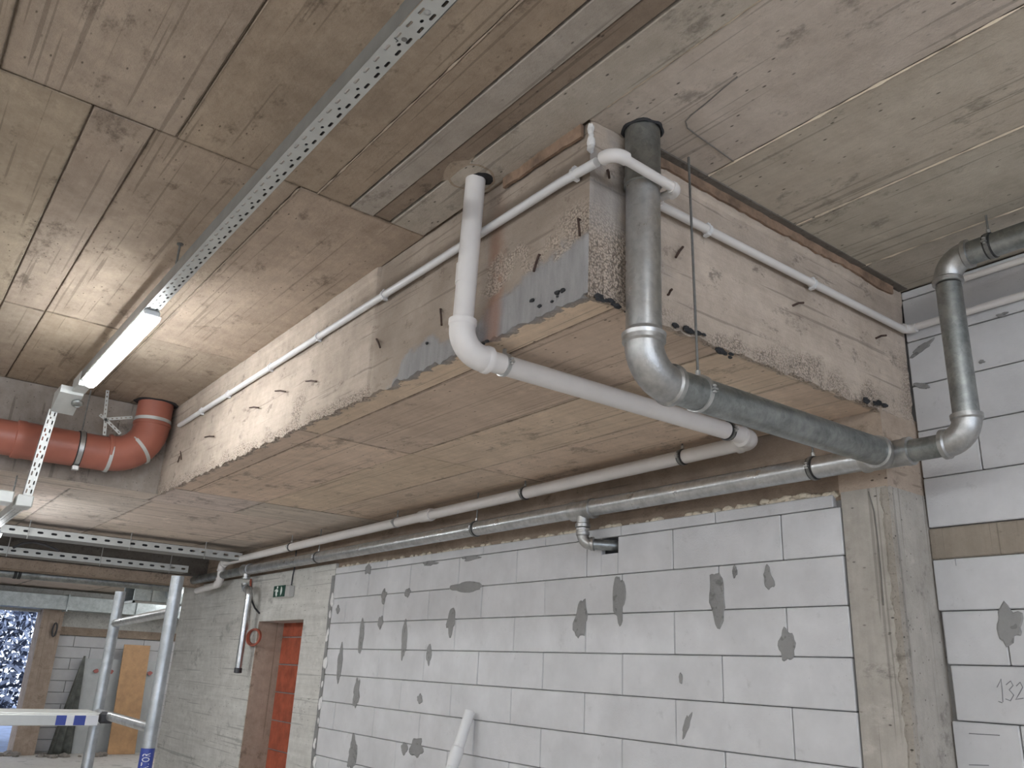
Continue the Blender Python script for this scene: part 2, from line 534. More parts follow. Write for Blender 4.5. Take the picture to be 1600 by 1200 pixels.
# ---- dropped slab: a box with two formed faces and a boarded soffit
drop = structure('ceiling_drop', mbox(XA + .03, XW + .3, YB + .03, 10.0, ZS + .012, ZC + .012), 'dirty_conc', 'massive dropped concrete slab jutting below the ceiling')
def hsh(i, k=0): return nz(i * 12.9898 + k * 3.3, k * 7.7 + .5)
def sstep(a, b_, x):
    t = min(1, max(0, (x - a) / (b_ - a)))
    return t * t * (3 - 2 * t)
def marks_A(y, z):
    n1 = nz(y, z, 3, 9) * .05 + nz(y, z, 5, 30) * .018
    h = z - ZS
    top = .20 - .20 * max(0, (y - 1.75)) + n1
    g1 = sstep(.03, -.01, h - top) * sstep(2.42, 2.34, y + n1)
    top2 = .13 - .6 * abs(y - 2.62) ** 1.2 + n1
    g2 = sstep(.02, -.01, h - top2) * sstep(.0, .02, y - 2.38 + n1)
    gy = max(g1, g2)
    hc = sstep(.10, .0, y - 1.78 + n1 * 2) * sstep(.36, .22, h + n1) * (1 - g1)
    hc = max(hc, sstep(.035, .0, h - .03 + n1) * sstep(3.0, 3.1, y) * .9)
    hc = max(hc, sstep(.09, .02, abs(y - 3.8) + n1) * sstep(.25, .1, h + (y - 3.8) * .2) * .9)
    hc = max(hc, sstep(.03, .0, abs(h - .24 + n1 * 2) - .01) * sstep(2.3, 2.2, y) * .8)
    rs = sstep(.07, .01, abs(y - 2.17 + n1 * .6)) * sstep(.62, .3, h) * .9
    return hc, gy, rs
def marks_B(x, z):
    n1 = nz(x, z, 8, 9) * .05 + nz(x, z, 2, 30) * .018
    h = z - ZS
    hc = sstep(.10, -.02, x - 1.72 + n1 * 2) * sstep(.33, .16, h + n1)
    hc = max(hc, sstep(.05, .0, h - .035 + n1 * 2.2) * (.25 + .6 * sstep(-.1, .3, nz(x, z, 4, 5))))
    hc = max(hc, sstep(.12, 0, 3.36 - x + n1) * sstep(.3, .05, abs(h - .12)) * .7)
    gy = sstep(.25, .05, abs(x - 1.6) + n1 * 3) * sstep(.22, .1, abs(h - .34) + n1 * 3) * .6
    return hc, gy, 0
def formed_face(name, along, p, u0, u1, z0, z1, marks, label, drop_fn):
    du = .014
    nu, nv = int((u1 - u0) / du), int((z1 - z0) / du)
    bm = bmesh.new()
    lay = bm.verts.layers.float_color.new('marks')
    grid = []
    for i in range(nu + 1):
        u = u0 + (u1 - u0) * i / nu
        col = []
        for j in range(nv + 1):
            z = z0 + (z1 - z0) * j / nv
            hc, gy, rs = marks(u, z)
            bi = math.floor((z - z0) / .118 + .08 * nz(u, 0, 0, .7))
            d = .0035 * hsh(bi, 1 if u < 3.07 else 2) + .002 * nz(u, z, 0, 14)
            d += drop_fn(u, z)
            d += gy * .006 + hc * (.009 * nz(u, z, 1, 42) - .004)
            zz = z
            if j == 0: zz = z0 - .004 + .02 * nz(u, 4.4, 0, 13) + .012 * nz(u, 9.1, 0, 45)
            if j == 1: zz += .008 * nz(u, 4.4, 0, 13)
            edge = min(1, (u - u0) / .03)
            if i == 0: d = 0
            v = bm.verts.new((p - d, u, zz) if along == 'Y' else (u, p - d, zz))
            dt = (sstep(-.03, .05, 3.07 - u + .03 * nz(u, z, 7, 8)) * (.55 + .6 * max(0, nz(u, z, 11, 4) + .25)) + .25 * sstep(2.9, 3.3, u) if along == 'Y' else .30 * max(0, nz(u, z, 13, 4) + .2))  # dirt, plus darkening far along face A to tone down lamp light
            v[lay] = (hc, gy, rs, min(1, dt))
            col.append(v)
        back = (u, z0 + .02)
        col.insert(0, bm.verts.new((p + .06, u, z0 + .006) if along == 'Y' else (u, p + .06, z0 + .006)))
        col[0][lay] = (.6, 0, 0, .3)
        grid.append(col)
    for a, b2 in zip(grid, grid[1:]):
        for k in range(nv + 1):
            bm.faces.new((a[k], a[k + 1], b2[k + 1], b2[k]))
    o = structure(name, bm, 'formed_face', label, drop)
    return o
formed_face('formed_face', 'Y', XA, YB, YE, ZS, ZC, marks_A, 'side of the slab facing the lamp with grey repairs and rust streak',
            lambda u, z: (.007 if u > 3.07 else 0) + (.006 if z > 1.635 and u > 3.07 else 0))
formed_face('formed_face', 'X', YB, XA, XR, ZS, ZC, marks_B, 'side of the slab behind the upright metal pipe',
            lambda u, z: .006 if z > 1.62 else 0)
# soffit boards
def sof(x0, x1, y0, y1, mat='soffit', g=.0022):
    d = random.uniform(-.0015, .0015)
    piece('soffit_board', x0 + g, x1 - g, y0 + g, y1 - g, round(ZS - d, 4), ZS + .03, mat, drop, .002, tint())
for y0, y1 in ((YB + .02, 3.8), (3.8, 5.87)):
    for x0, x1 in ((XA + .015, 1.65), (1.65, 2.165), (2.165, 2.62), (2.62, 3.13)): sof(x0, x1, y0, y1)
low = structure('ceiling_low', mbox(-12, XA + .03, YE + .06, 10.0, ZS + .012, ZC + .012), 'dirty_conc', 'lower concrete ceiling beyond the step')
for y0, y1 in ((5.87, 6.5),):
    for x0, x1 in ((XA + .015, 2.165), (2.165, 3.13)): sof(x0, x1, y0, y1, 'soffit_far')
for y0, y1 in ((6.5, 8.0), (8.0, 9.98)):
    for x0, x1 in ((-1.6, -.55), (-.55, .48), (.48, 1.0), (1.0, 1.56), (1.56, 2.62), (2.62, 3.13)): sof(x0, x1, y0, y1, 'soffit_far')
for x0, x1 in ((-1.6, -.55), (-.55, .48), (.48, XA + .015)): sof(x0, x1, YE, 6.5, 'soffit_far')
structure('ceiling_step', mbox(-12, XA + .02, YE, YE + .07, ZS + .002, ZC), 'step_conc', 'grey concrete step behind the orange pipe')
# wall beam, column, concrete wall with doorway
structure('wall_beam', mbox(XW + .025, XW + .3, 1.8, 10.7, .74, ZS + .02), 'beam_conc', 'brown concrete beam above the block wall')
structure('beam_end', mbox(XW + .003, XR + .05, YB + .003, 1.90, .762, ZS + .01), 'beam_light', 'stained concrete beam end above the column')
bm = mbox(XW, XR + .05, YB, 1.892, FL, .765)
bmesh.ops.bevel(bm, geom=[e for e in bm.edges if abs(e.verts[0].co.x - XW) < .01 and abs(e.verts[1].co.x - XW) < .01 and abs(e.verts[0].co.y - YB) < .01 and abs(e.verts[1].co.y - YB) < .01], offset=.012, segments=2, affect='EDGES')
col_o = structure('column', bm, 'column_conc', 'bare concrete column between the two block walls')
bm = bmesh.new()          # honeycombed corner of the column
N = 150
prev = None
for i in range(N + 1):
    z = FL + .02 + (.74 - FL) * i / N
    row = []
    for k, (dx, dy) in enumerate(((.0, .045), (-.004, .024), (-.005, .0), (.014, -.005), (.03, -.002))):
        q = 1 + .7 * nz(i * .35, k * 3.3, 2)
        row.append(bm.verts.new((XW + dx * q + (.004 if k in (0,) else 0), YB + dy * q + (.004 if k == 4 else 0), z)))
    if prev:
        for k in range(4): bm.faces.new((prev[k], prev[k + 1], row[k + 1], row[k]))
    prev = row
structure('honeycombed_edge', bm, 'honeycomb_conc', None, col_o)
bm = bmesh.new()
pts = [at(x, y, 'X', XW - .001) for x, y in ((1357, 768), (1366, 800), (1372, 850), (1377, 900), (1380, 946))]
sweep(bm, pts, [.002, .003, .0028, .0022, .0035], 6)
structure('drip_stain', bm, 'dark_stain', None, col_o)
# concrete wall with doorway: left of the block wall
DY0, DY1, DZ = 7.083, 8.13, .355
cw = structure('wall_concrete', mbox(XW, XW + .3, DY1, 10.7, FL, .80), 'wall_conc', 'board-marked grey concrete wall with a bricked-up doorway')
structure('wall_section', mbox(XW, XW + .3, 6.56, DY0, FL, .80), 'wall_conc', None, cw)
structure('wall_section', mbox(XW, XW + .3, DY0, DY1, DZ, .80), 'wall_conc', None, cw)
structure('wall_section', mbox(XW + .035, XW + .3, 8.9, 10.69, .79, ZS), 'wall_conc', None, cw)
structure('door_lining', mbox(XW + .004, XW + .29, DY1 - .012, DY1 + .01, FL, DZ + .004), 'jamb_conc', None, cw)
for z, t in ((-1.25, .006), (-.78, .006), (-.28, .005), (.22, .005)):
    for y0, y1 in ((DY1, 10.68), (6.57, DY0)):
        ridge((XW + .001, y0, z + .01 * hsh(z * 9)), (XW + .001, y1, z), .006, .006, z * 5 + y0, 'wall_conc', cw, 'board_seam', (.75, .75, .75))
# hollow clay bricks filling the doorway
door = structure('door_1', mbox(XW + .27, XW + .30, DY0 - .0, DY1, FL, DZ), 'mortar', 'doorway walled up with red hollow bricks')
bm = bmesh.new()
bl, bh = .25, .238
ribs = 9
prof = []
for k in range(ribs):
    y = -bl / 2 + .004 + (bl - .008) * k / ribs
    s = (bl - .008) / ribs
    prof += [(0, y), (-.009, y + s * .18), (-.009, y + s * .82), (0, y + s)]
for (xa, ya), (xb, yb) in zip(prof, prof[1:]):
    q = [bm.verts.new((xa, ya, 0)), bm.verts.new((xb, yb, 0)), bm.verts.new((xb, yb, bh)), bm.verts.new((xa, ya, bh))]
    bm.faces.new(q)
box(bm, 0, .1, -bl / 2 + .004, bl / 2 - .004, 0, bh)
bmesh.ops.recalc_face_normals(bm, faces=bm.faces)
bme = bpy.data.meshes.new('brick')
bm.to_mesh(bme); bm.free()
bme.materials.append(MATS['clay_brick'])
zz = DZ - .01 - .115
r = 0
while zz > FL + .0:
    off = .0
    for k in range(-1, 5):
        yc = DY1 - .14 - k * bl + off
        if DY0 + .06 < yc < DY1 - .08:
            o = bpy.data.objects.new('brick', bme)
            link(o, (XW + .262, yc, zz - .0), door)
            o.scale.z = 1.0
    zz -= .25
    r += 1

# ---- aerated block walls
wb = structure('wall_back', mbox(XW + .03, XW + .24, 1.892, 6.56, FL, .765), 'mortar', 'wall of pale aerated concrete blocks behind the pipes')
ROW, LEN = .1976, .627
def brow(y0, y1, first, z0, z1, x0, parent, hole=None, bev=.004):
    js = [y0]
    k = first
    while k < y1:
        if k > y0 + .02: js.append(k)
        k += LEN
    js.append(y1)
    for a, b2 in zip(js, js[1:]):
        if b2 - a < .03: continue
        if hole and a < hole[0] and b2 > hole[1]:
            piece('block', x0, x0 + .19, a + .002, hole[0], z0 + .002, z1 - .002, 'aerated_block', parent, bev)
            piece('block', x0, x0 + .19, hole[1], b2 - .002, z0 + .002, z1 - .002, 'aerated_block', parent, bev)
            piece('block', x0, x0 + .19, hole[0], hole[1], z0 + .002, z1 - .087, 'aerated_block', parent, 0)
            continue
        piece('block', x0 + random.uniform(-.0015, .0015), x0 + .19, a + .002, b2 - .002, z0 + .002, z1 - .002, 'aerated_block', parent, bev)
obj('hole_recess', mbox(XW + .0285, XW + .032, 3.19, 3.335, .60, .72), 'tar', wb)  # black plate painting the dark depth of the wall hole
brow(1.93, 6.56, 2.55, .7076, .764, XW, wb)
z = .7076
r = 0
while z > FL + .03:
    z0 = max(FL, z - ROW)
    brow(1.90 + .004 * (r % 2), 6.555, 2.19 if r % 2 == 0 else 2.54 - LEN, z0, z, XW, wb, (3.20, 3.325) if r == 0 else None)
    z -= ROW
    r += 1
wr = structure('wall_right', mbox(XR + .03, XR + .24, -11, YB + .3, FL, ZC + .01), 'mortar', 'pale block wall right of the column with a concrete tie band')
Y_R0 = -1.2
lv = [1.688, 1.648, 1.445, 1.242, 1.04, .838, .632]
for i, (a, b2) in enumerate(zip(lv, lv[1:])):
    brow(Y_R0, YB - .004, 1.44 - 5 * LEN - (0 if i % 2 == 0 else .3), b2, a, XR, wr)
piece('tie_band', XR + .004, XR + .19, Y_R0, YB, .506, .630, 'column_conc', wr, .006, (.72, .66, .60))
z = .505; r = 0
while z > FL + .03:
    brow(Y_R0, YB - .004 - .01 * (r % 3), 1.44 - 5 * LEN - (0 if r % 2 else .3), max(FL, z - .2), z, XR, wr)
    z -= .2; r += 1
# mortar smears on the blocks: pixel centre and half-size measured on the photograph, laid on the wall plane
def smear(px, py, w_, h_, plane, parent, seed, tilt=0, mat='mortar', col=(.9, .9, .9)):
    c = at(px, py, 'X', plane - .0005)
    sx = abs(at(px + w_, py, 'X', plane).y - c.y)
    sz = abs(at(px, py + h_, 'X', plane).z - c.z)
    bm = bmesh.new()
    t = math.radians(tilt)
    blob_prism(bm, c, (0, math.cos(t), math.sin(t)), (0, -math.sin(t), math.cos(t)), (-1, 0, 0), sx, sz, .004, 26, .42, seed)
    return obj('mortar_smear', bm, mat, parent, color=col)
for i, s in enumerate(((564, 997, 4, 25), (632, 997, 5, 28), (600, 931, 4, 11), (637, 926, 5, 7), (595, 972, 4, 10), (730, 917, 26, 8), (705, 970, 7, 20), (908, 966, 10, 34, 8),
                       (967, 936, 10, 38), (1121, 930, 13, 42), (1201, 905, 7, 18, -8), (1230, 1010, 13, 26, 5), (651, 1168, 11, 17), (632, 1170, 6, 9), (557, 1082, 5, 23), (551, 1176, 7, 26),
                       (531, 1037, 4, 26), (656, 1092, 4, 8), (670, 1022, 4, 18), (1064, 1060, 3, 9), (1073, 1133, 5, 22, 25), (1148, 893, 4, 9), (672, 880, 12, 4), (735, 872, 16, 4), (575, 890, 5, 8), (528, 952, 3, 6))):
    smear(*s[:4], XW, wb, i, s[4] if len(s) > 4 else 0)
smear(1577, 975, 22, 30, XR, wr, 40)
smear(1440, 603, 13, 4, XR, wr, 41, 28)
smear(1440, 545, 22, 6, XR, wr, 42, -22)
smear(1566, 492, 9, 4, XR, wr, 43)
smear(1534, 565, 5, 3, XR, wr, 44)
# pencilled number and strokes on the right wall
for stroke in (((1558, 1074), (1564, 1061), (1566, 1078), (1567, 1097)), ((1572, 1070), (1579, 1064), (1583, 1071), (1577, 1078), (1584, 1086), (1579, 1095), (1571, 1092)), ((1588, 1072), (1594, 1066), (1598, 1074), (1592, 1085), (1587, 1093), (1599, 1091)), ((1560, 1096), (1566, 1098))):
    obj('pencil_mark', tube([at(x, y, 'X', XR - .001) for x, y in stroke], .0016, 5), 'pencil', wr)
for a, b2 in (((1514, 1146), (1562, 1149)), ((1514, 1195), (1545, 1196)), ((1492, 872), (1494, 884))):
    obj('pencil_mark', tube([at(*a, 'X', XR - .001), at(*b2, 'X', XR - .001)], .0016, 5), 'pencil', wr)
# strip of mortar and foam on the left edge of the block wall, foam along the top
bm = bmesh.new()
prev = None
for i in range(60):
    z = FL + (.70 - FL) * i / 59
    a = bm.verts.new((XW - .004, 6.545 + .008 * nz(i, 1, 1, .4), z)); b2 = bm.verts.new((XW - .006, 6.60 + .02 * nz(i, 5, 1, .3), z)); c2 = bm.verts.new((XW + .01, 6.61 + .02 * nz(i, 5, 1, .3), z))
    if prev:
        bm.faces.new((prev[0], prev[1], b2, a)); bm.faces.new((prev[1], prev[2], c2, b2))
    prev = (a, b2, c2)
obj('mortar_strip', bm, 'mortar', wb, color=(.8, .8, .8))
rnd = random.Random(3)
pts = [(XW - .004, 6.545 + rnd.uniform(-.02, .03), FL + (.55 - FL) * t + rnd.uniform(-.02, .02)) for t in [.2, .26, .35, .36, .45, .5, .51, .58, .62, .63, .7, .76, .77, .85, .86, .92, .97, .98]]
tag(obj('expanding_foam', lumps(pts, .012, .03, (.5, .8, 1.6), 4), 'foam_white', wb, True), kind='stuff')
pts = [(XW + .018 + rnd.uniform(-.008, .006), 1.94 + .34 * t, .768 + rnd.uniform(-.006, .01)) for t in [i / 15 for i in range(16)]]
pts += [(XW + .02, 2.3 + (6.45 - 2.3) * rnd.random(), .766) for i in range(95)]
tag(obj('expanding_foam', lumps(pts, .009, .022, (.8, 1.5, .8), 6), 'foam', wb, True), kind='stuff')

# ================================================================== THE FAR END OF THE GARAGE
structure('ceiling_beam', mbox(-12, XW + .3, 10.0, 10.3, .775, ZC), 'dirty_conc', 'dark downstand beam behind the cable trays')  # face colour darkened to stand in for shadow
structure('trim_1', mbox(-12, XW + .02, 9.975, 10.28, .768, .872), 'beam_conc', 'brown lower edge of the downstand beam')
fc = structure('ceiling_far', mbox(-12, 9, 10.3, 19, ZS + .02, ZC), 'dirty_conc', 'boarded ceiling of the far bay')
for x0, x1 in ((-1, 1), (1, 2.2), (2.2, 3.4), (3.4, 4.6), (4.6, 5.8), (5.8, 7)):
    for y0, y1 in ((10.3, 14.2), (14.2, 18)):
        piece('soffit_board', x0 + .006, x1 - .006, y0 + .01, y1 - .01, ZS, ZS + .03, 'soffit_far', fc, .003, tint())
wf = structure('wall_far', mbox(3.09, 9, 18.04, 18.3, FL, .30), 'mortar', 'distant pale block wall behind the scaffold')
structure('wall_section', mbox(3.05, 9, 17.99, 18.3, .42, ZS + .02), 'wall_conc', None, wf)
structure('lintel', mbox(3.05, 9, 17.96, 18.3, .285, .43), 'beam_conc', None, wf)
z = .28; r = 0
while z > FL + .03:
    z0 = max(FL, z - .2)
    k = 3.09 + (.0 if r % 2 else -.31)
    while k < 6.3:
        a = max(3.09, k)
        piece('block', a + .004, k + LEN - .004, 18.0, 18.12, z0 + .004, z - .004, 'aerated_block', wf, .004)
        k += LEN
    z -= .2; r += 1
structure('column_far', mbox(2.74, 3.09, 17.7, 18.3, FL, .72), 'jamb_conc', 'distant concrete column beside the blue window opening')
structure('wall_outer', mbox(-12, 1.0, 18, 18.3, FL, ZS + .02), 'wall_conc', 'grey concrete wall left of the far opening')
structure('wall_header', mbox(1.0, 3.05, 18, 18.3, .66, ZS + .02), 'wall_conc', 'concrete header above the far opening')
structure('wall_side', mbox(8.9, 9.1, 10.3, 18.3, FL, ZS + .02), 'wall_conc', 'side wall of the far bay')
structure('wall_inner', mbox(XW + .3, 9, 10.5, 10.7, FL, ZS + .02), 'wall_conc', 'inner cross wall hidden behind the concrete wall')
structure('wall_left', mbox(-12.2, -12, -11, 18.3, FL, ZC + .1), 'aerated_block', 'pale block wall of the garage to the left')
structure('ground_outside', mbox(-6, 9, 18.3, 34, FL - .25, FL - .05), 'ground_dark', 'dark ground outside the far opening')

# ================================================================== PIPES
VX, VY, VZ = Vector((1, 0, 0)), Vector((0, 1, 0)), Vector((0, 0, 1))
# ---- galvanised drain system
g = thing('galvanised_drain_pipe', (3.0, 1.6, .75), 'galvanised steel drain pipe running from ceiling riser along the block wall', 'pipe')
GX, GY, GZ = 1.676, 1.612, .838
RB = .0545
obj('riser', tube([(GX, GY, ZC + .02), (GX, GY, GZ + .12)], RB, 28), 'zinc', g, True)
obj('riser_sleeve', turned((GX, GY, 1.475), VZ, [(0, RB), (.004, RB + .006), (.03, RB + .007), (.036, RB + .003), (.21, RB + .003), (.212, RB)], 28), 'zinc_dull', g, True)
obj('coupling', turned((GX, GY, .955), VZ, [(0, RB), (.002, RB + .011), (.014, RB + .013), (.02, RB + .006), (.03, RB)], 28), 'clamp_steel', g, True)
obj('elbow', bend((GX, GY, GZ), (0, 0, -1), VX, .105, RB + .004, 28, .015, .007), 'cast_zinc', g, True)
obj('branch_pipe', tube([(GX + .11, GY, GZ), (2.955, GY, GZ + .015)], RB, 28), 'zinc_dull', g, True)
MX, MZ, RM = 3.0, .852, .045
tee = bmesh.new()
lathe(tee, (MX, GY - .10, MZ), VY, [(0, RM), (.002, RM + .009), (.02, RM + .010), (.03, RM + .006), (.17, RM + .006), (.18, RM + .010), (.198, RM + .009), (.2, RM)], 28)
lathe(tee, (MX, GY, MZ), (-1, 0, -.012), [(0, RM + .004), (.055, RB + .004), (.06, RB + .008), (.082, RB + .008), (.085, RB)], 28)
obj('tee', tee, 'cast_zinc', g, True)
obj('main_pipe', tube([(MX, GY + .08, MZ), (MX, 3.27, MZ), ], RM, 28), 'zinc', g, True)
obj('main_pipe', tube([(MX, 3.42, MZ), (MX, 8.22, .838)], RM, 28), 'zinc', g, True)
obj('main_pipe', tube([(MX, 8.4, .838), (MX, 10.02, .83)], RM * .95, 20), 'zinc_dull', g, True)
obj('stub_pipe', tube([(MX, GY - .08, MZ), (MX, 1.40, MZ)], RM - .003, 28), 'zinc_dull', g, True)
UY = 1.302
obj('elbow', bend((MX, UY, MZ + .002), (0, -1, 0), VZ, .085, RM + .004, 28, .008, .006), 'cast_zinc', g, True)
obj('upright_pipe', tube([(MX, UY, MZ + .08), (MX, UY, 1.46)], RM, 28), 'zinc_dull', g, True)
obj('elbow', bend((MX, UY, 1.56), VZ, (0, -1, 0), .085, RM + .004, 28, .008, .006), 'cast_zinc', g, True)
obj('upper_pipe', tube([(MX, UY - .09, 1.56), (MX, -1.1, 1.565)], RM, 28), 'zinc_dull', g, True)
# small tee with a trap going into the wall
def small_tee(y):
    t = bmesh.new()
    lathe(t, (MX, y - .085, MZ - .004), VY, [(0, RM), (.002, RM + .009), (.016, RM + .009), (.024, RM + .005), (.146, RM + .005), (.154, RM + .009), (.168, RM + .009), (.17, RM)], 24)
    lathe(t, (MX, y, MZ - .02), (0, 0, -1), [(0, .036), (.055, .034), (.06, .041), (.078, .041), (.08, .032)], 24)
    return t
obj('tee', small_tee(3.345), 'cast_zinc', g, True)
bm = turned((MX, 3.345, .752), (0, 0, -1), [(0, .030), (.004, .036), (.012, .036), (.014, .031), (.02, .031), (.024, .036), (.032, .036), (.036, .028)], 24)
obj('union', bm, 'clamp_steel', g, True)
obj('elbow', bend((MX, 3.345, .665), (0, 0, -1), (.55, -.83, .0), .05, .031, 24, .012, .006), 'cast_zinc', g, True)
q0 = Vector((MX, 3.345, .665)) + Vector((.55, -.83, 0)).normalized() * .05
obj('outlet_pipe', tube([q0, q0 + Vector((.25, -.12, .0)).normalized() * .22], .029, 24), 'zinc_dull', g, True)
# far tee with hanging tail pipe
obj('tee', small_tee(8.31), 'cast_zinc', g, True)
obj('elbow', bend((MX, 8.31, .655), (0, 0, -1), (0, -1, -.1), .045, .031, 20, .012, .005), 'cast_zinc', g, True)
obj('elbow', bend((MX, 8.16, .645), (0, -1, -.1), (0, 0, -1), .045, .031, 20, .012, .005), 'cast_zinc', g, True)
obj('tail_pipe', tube([(MX, 8.16, .60), (MX, 8.16, -.09)], .031, 20), 'zinc', g, True)
obj('tail_cap', turned((MX, 8.16, -.075), (0, 0, -1), [(0, .031), (.002, .036), (.045, .036), (.048, .02)], 20), 'black_plastic', g, True)
# far cross pipe behind the trays
t = thing('cross_pipe', (1, 10.42, .6), 'dull metal pipe running crosswise below the far beam', 'pipe')
obj('pipe', tube([(-3, 10.42, .735), (3.0, 10.42, .765)], .05, 20), 'zinc_dull', t, True)
for x in (.98, 1.25, 1.29):
    obj('band', turned((x, 10.42, .735 + .03 * (x + 3) / 6), VX, [(0, .05), (.002, .056), (.03, .056), (.032, .05)], 20), 'black_rubber', t, True)

# ---- white drain pipe
p = thing('white_drain_pipe', (1.42, 2.22, .95), 'white plastic drain pipe dropping from ceiling and turning under the slab', 'pipe')
PX, PY, PZ, RP = 1.425, 2.222, 1.018, .0375
obj('riser', tube([(PX, PY - .02, ZC + .03), (PX, PY, PZ + .08)], .0365, 28), 'pvc', p, True)
obj('riser_joint', turned((PX, PY - .003, 1.27), VZ, [(0, .0365), (.001, .0385), (.075, .0385), (.076, .0365)], 28), 'pvc', p, True)
obj('elbow', bend((PX, PY, PZ), (0, 0, -1), VX, .085, .046, 28, .03, .0035), 'pvc', p, True)
obj('cross_run', tube([(PX + .1, PY, PZ), (2.93, PY - .008, PZ + .012)], RP, 28), 'pvc', p, True)
obj('elbow', bend((2.985, PY - .008, PZ + .005), VX, (0, 1, -.005), .05, .043, 28, .03, .0035), 'pvc', p, True)
obj('wall_run', tube([(2.985, PY + .05, PZ), (2.98, 4.9, .996), (2.98, 8.05, .965)], .0345, 28), 'pvc', p, True)
obj('socket', turned((2.98, 4.86, .9965), VY, [(0, .034), (.004, .042), (.03, .046), (.05, .043), (.15, .041), (.152, .034)], 28), 'pvc', p, True)
obj('wall_run', tube([(2.98, 8.0, .966), (2.98, 8.95, .955)], .033, 20), 'pvc', p, True)
obj('elbow', bend((2.98, 9.02, .955), VY, (0, 0, -1), .06, .042, 20, .02, .003), 'pvc', p, True)
obj('drop_pipe', tube([(2.98, 9.02, .90), (2.98, 9.02, .78)], .034, 20), 'pvc', p, True)
obj('elbow', bend((2.98, 9.02, .74), (0, 0, -1), (0, 1, -.1), .05, .04, 20, .01, .003), 'pvc', p, True)
obj('end_pipe', tube([(2.98, 9.06, .735), (2.98, 9.72, .70)], .034, 20), 'pvc', p, True)

# ---- pipe clamps with threaded rods
def clamp(c, axis, r, ztop, label, group, rodx=0, black=True):
    c = Vector(c)
    t = thing('pipe_clamp', (c.x, c.y, c.z - r), label, 'clamp', group)
    d, u, v = frame(Vector(axis))
    ww = .011
    if black:
        obj('lining', turned(c - d * (ww + .003), d, [(0, r - .001), (.001, r + .0035), (2 * ww + .005, r + .0035), (2 * ww + .006, r - .001)], 28), 'black_rubber', t, True)
    rg = obj('ring', turned(c - d * ww * .7, d, [(0, r), (.001, r + .0055), (1.4 * ww - .001, r + .0055), (1.4 * ww, r)], 28), 'clamp_steel' if not black else 'rod_steel', t, True)
    side = d.cross(VZ).normalized()
    for s in (-1, 1):
        e = c + side * s * (r + .009)
        bm = bmesh.new()
        lathe(bm, e - VZ * .012, VZ, [(0, .004), (.001, .006), (.006, .006), (.007, .004), (.019, .004), (.02, .007), (.026, .007)], 8)
        box(bm, e.x - .008, e.x + .008, e.y - .008, e.y + .008, e.z - .003, e.z + .003)
        obj('bolt', bm, 'clamp_steel', rg)
    if ztop:
        obj('nut', turned(c + VZ * (r + .003), VZ, [(0, .008), (.018, .008), (.019, .005)], 6), 'clamp_steel', t)
        obj('rod', tube([c + VZ * (r + .003), (c.x + rodx, c.y, ztop)], .0042, 8), 'rod_steel', t)
    return t
clamp((1.608, PY - .001, PZ + .001), VX, RP, ZS, 'clamp on the white pipe beside its upper elbow', None, -.0, False)
clamp((2.815, PY - .007, PZ + .011), VX, RP, ZS, 'black-lined clamp on the white pipe next to its corner by the wall', None)
clamp((2.983, 2.62, 1.014), VY, .0345, ZS, 'black-lined clamp on the white wall pipe nearest its corner', None)
clamp((2.981, 3.84, 1.004), VY, .0345, ZS, 'black-lined clamp mid-way on the white wall pipe above the metal tee', None)
clamp((2.98, 5.34, .992), VY, .0345, ZS, 'clamp on the white wall pipe just left of its socket', None, 0, False)
clamp((2.98, 7.23, .973), VY, .0345, ZS, 'black clamp on the white wall pipe near the exit sign', None)
clamp((1.915, GY, GZ + .003), VX, RB, ZC, 'clamp on the thick metal branch pipe hung by a long rod', None, -.015, False)
clamp((3.0, 4.352, .849), VY, RM, ZS, 'black clamp with rod on the metal wall pipe left of its tee', None)
clamp((3.0, 6.672, .843), VY, RM, ZS, 'black clamp with rod on the metal wall pipe above the concrete wall', None)
clamp((3.0, 1.93, .852), VY, RM, ZS, 'small clamp on the metal wall pipe beside the column', None)
clamp((3.0, 1.135, 1.561), VY, RM, ZC, 'clamp on the metal pipe end under the ceiling at right', None)
clamp((2.7, GY + .09, ZS - .13), VX, .002, ZS, 'thin threaded rod hanging beside the branch pipe', None) if False else None

# ---- thin white conduit along the slab
c = thing('white_conduit', (1.49, 3.9, 1.48), 'thin white conduit clipped along the slab sides around its corner', 'conduit')
CXA, CZA, RC = 1.490, 1.505, .0155
FY, FZ = 1.540, 1.472
corner = Vector((1.478, FY, 1.478))
obj('run', tube([(CXA, 5.86, 1.515), (CXA, 1.80, CZA), (1.484, 1.62, 1.489)], RC, 16), 'pvc_cool', c, True)
obj('elbow', bend(corner, (-.03, -1, -.11), VX, .036, RC + .006, 18, .012, .0), 'pvc', c, True)
obj('run', tube([corner + VX * .03, (1.735, FY, 1.468)], RC, 16), 'pvc', c, True)
obj('elbow', bend((1.758, FY, 1.467), VX, VY, .024, RC + .004, 16, .006, 0), 'pvc', c, True)
obj('run', tube([(1.758, FY + .02, 1.467), (1.758, YB - .04, 1.480)], RC - .001, 16), 'pvc', c, True)
obj('elbow', bend((1.775, YB - .028, 1.483), VY, VX, .022, RC + .004, 16, .004, 0), 'pvc', c, True)
obj('run', tube([(1.79, YB - .028, 1.483), (XR - .05, YB - .028, 1.484)], RC, 16), 'pvc', c, True)
obj('elbow', bend((XR - .024, YB - .028, 1.492), VX, (0, -1, 0), .03, RC + .004, 16, .01, 0), 'pvc', c, True)
obj('run', tube([(XR - .022, YB - .06, 1.497), (XR - .022, -1.15, 1.505)], RC, 16), 'pvc', c, True)
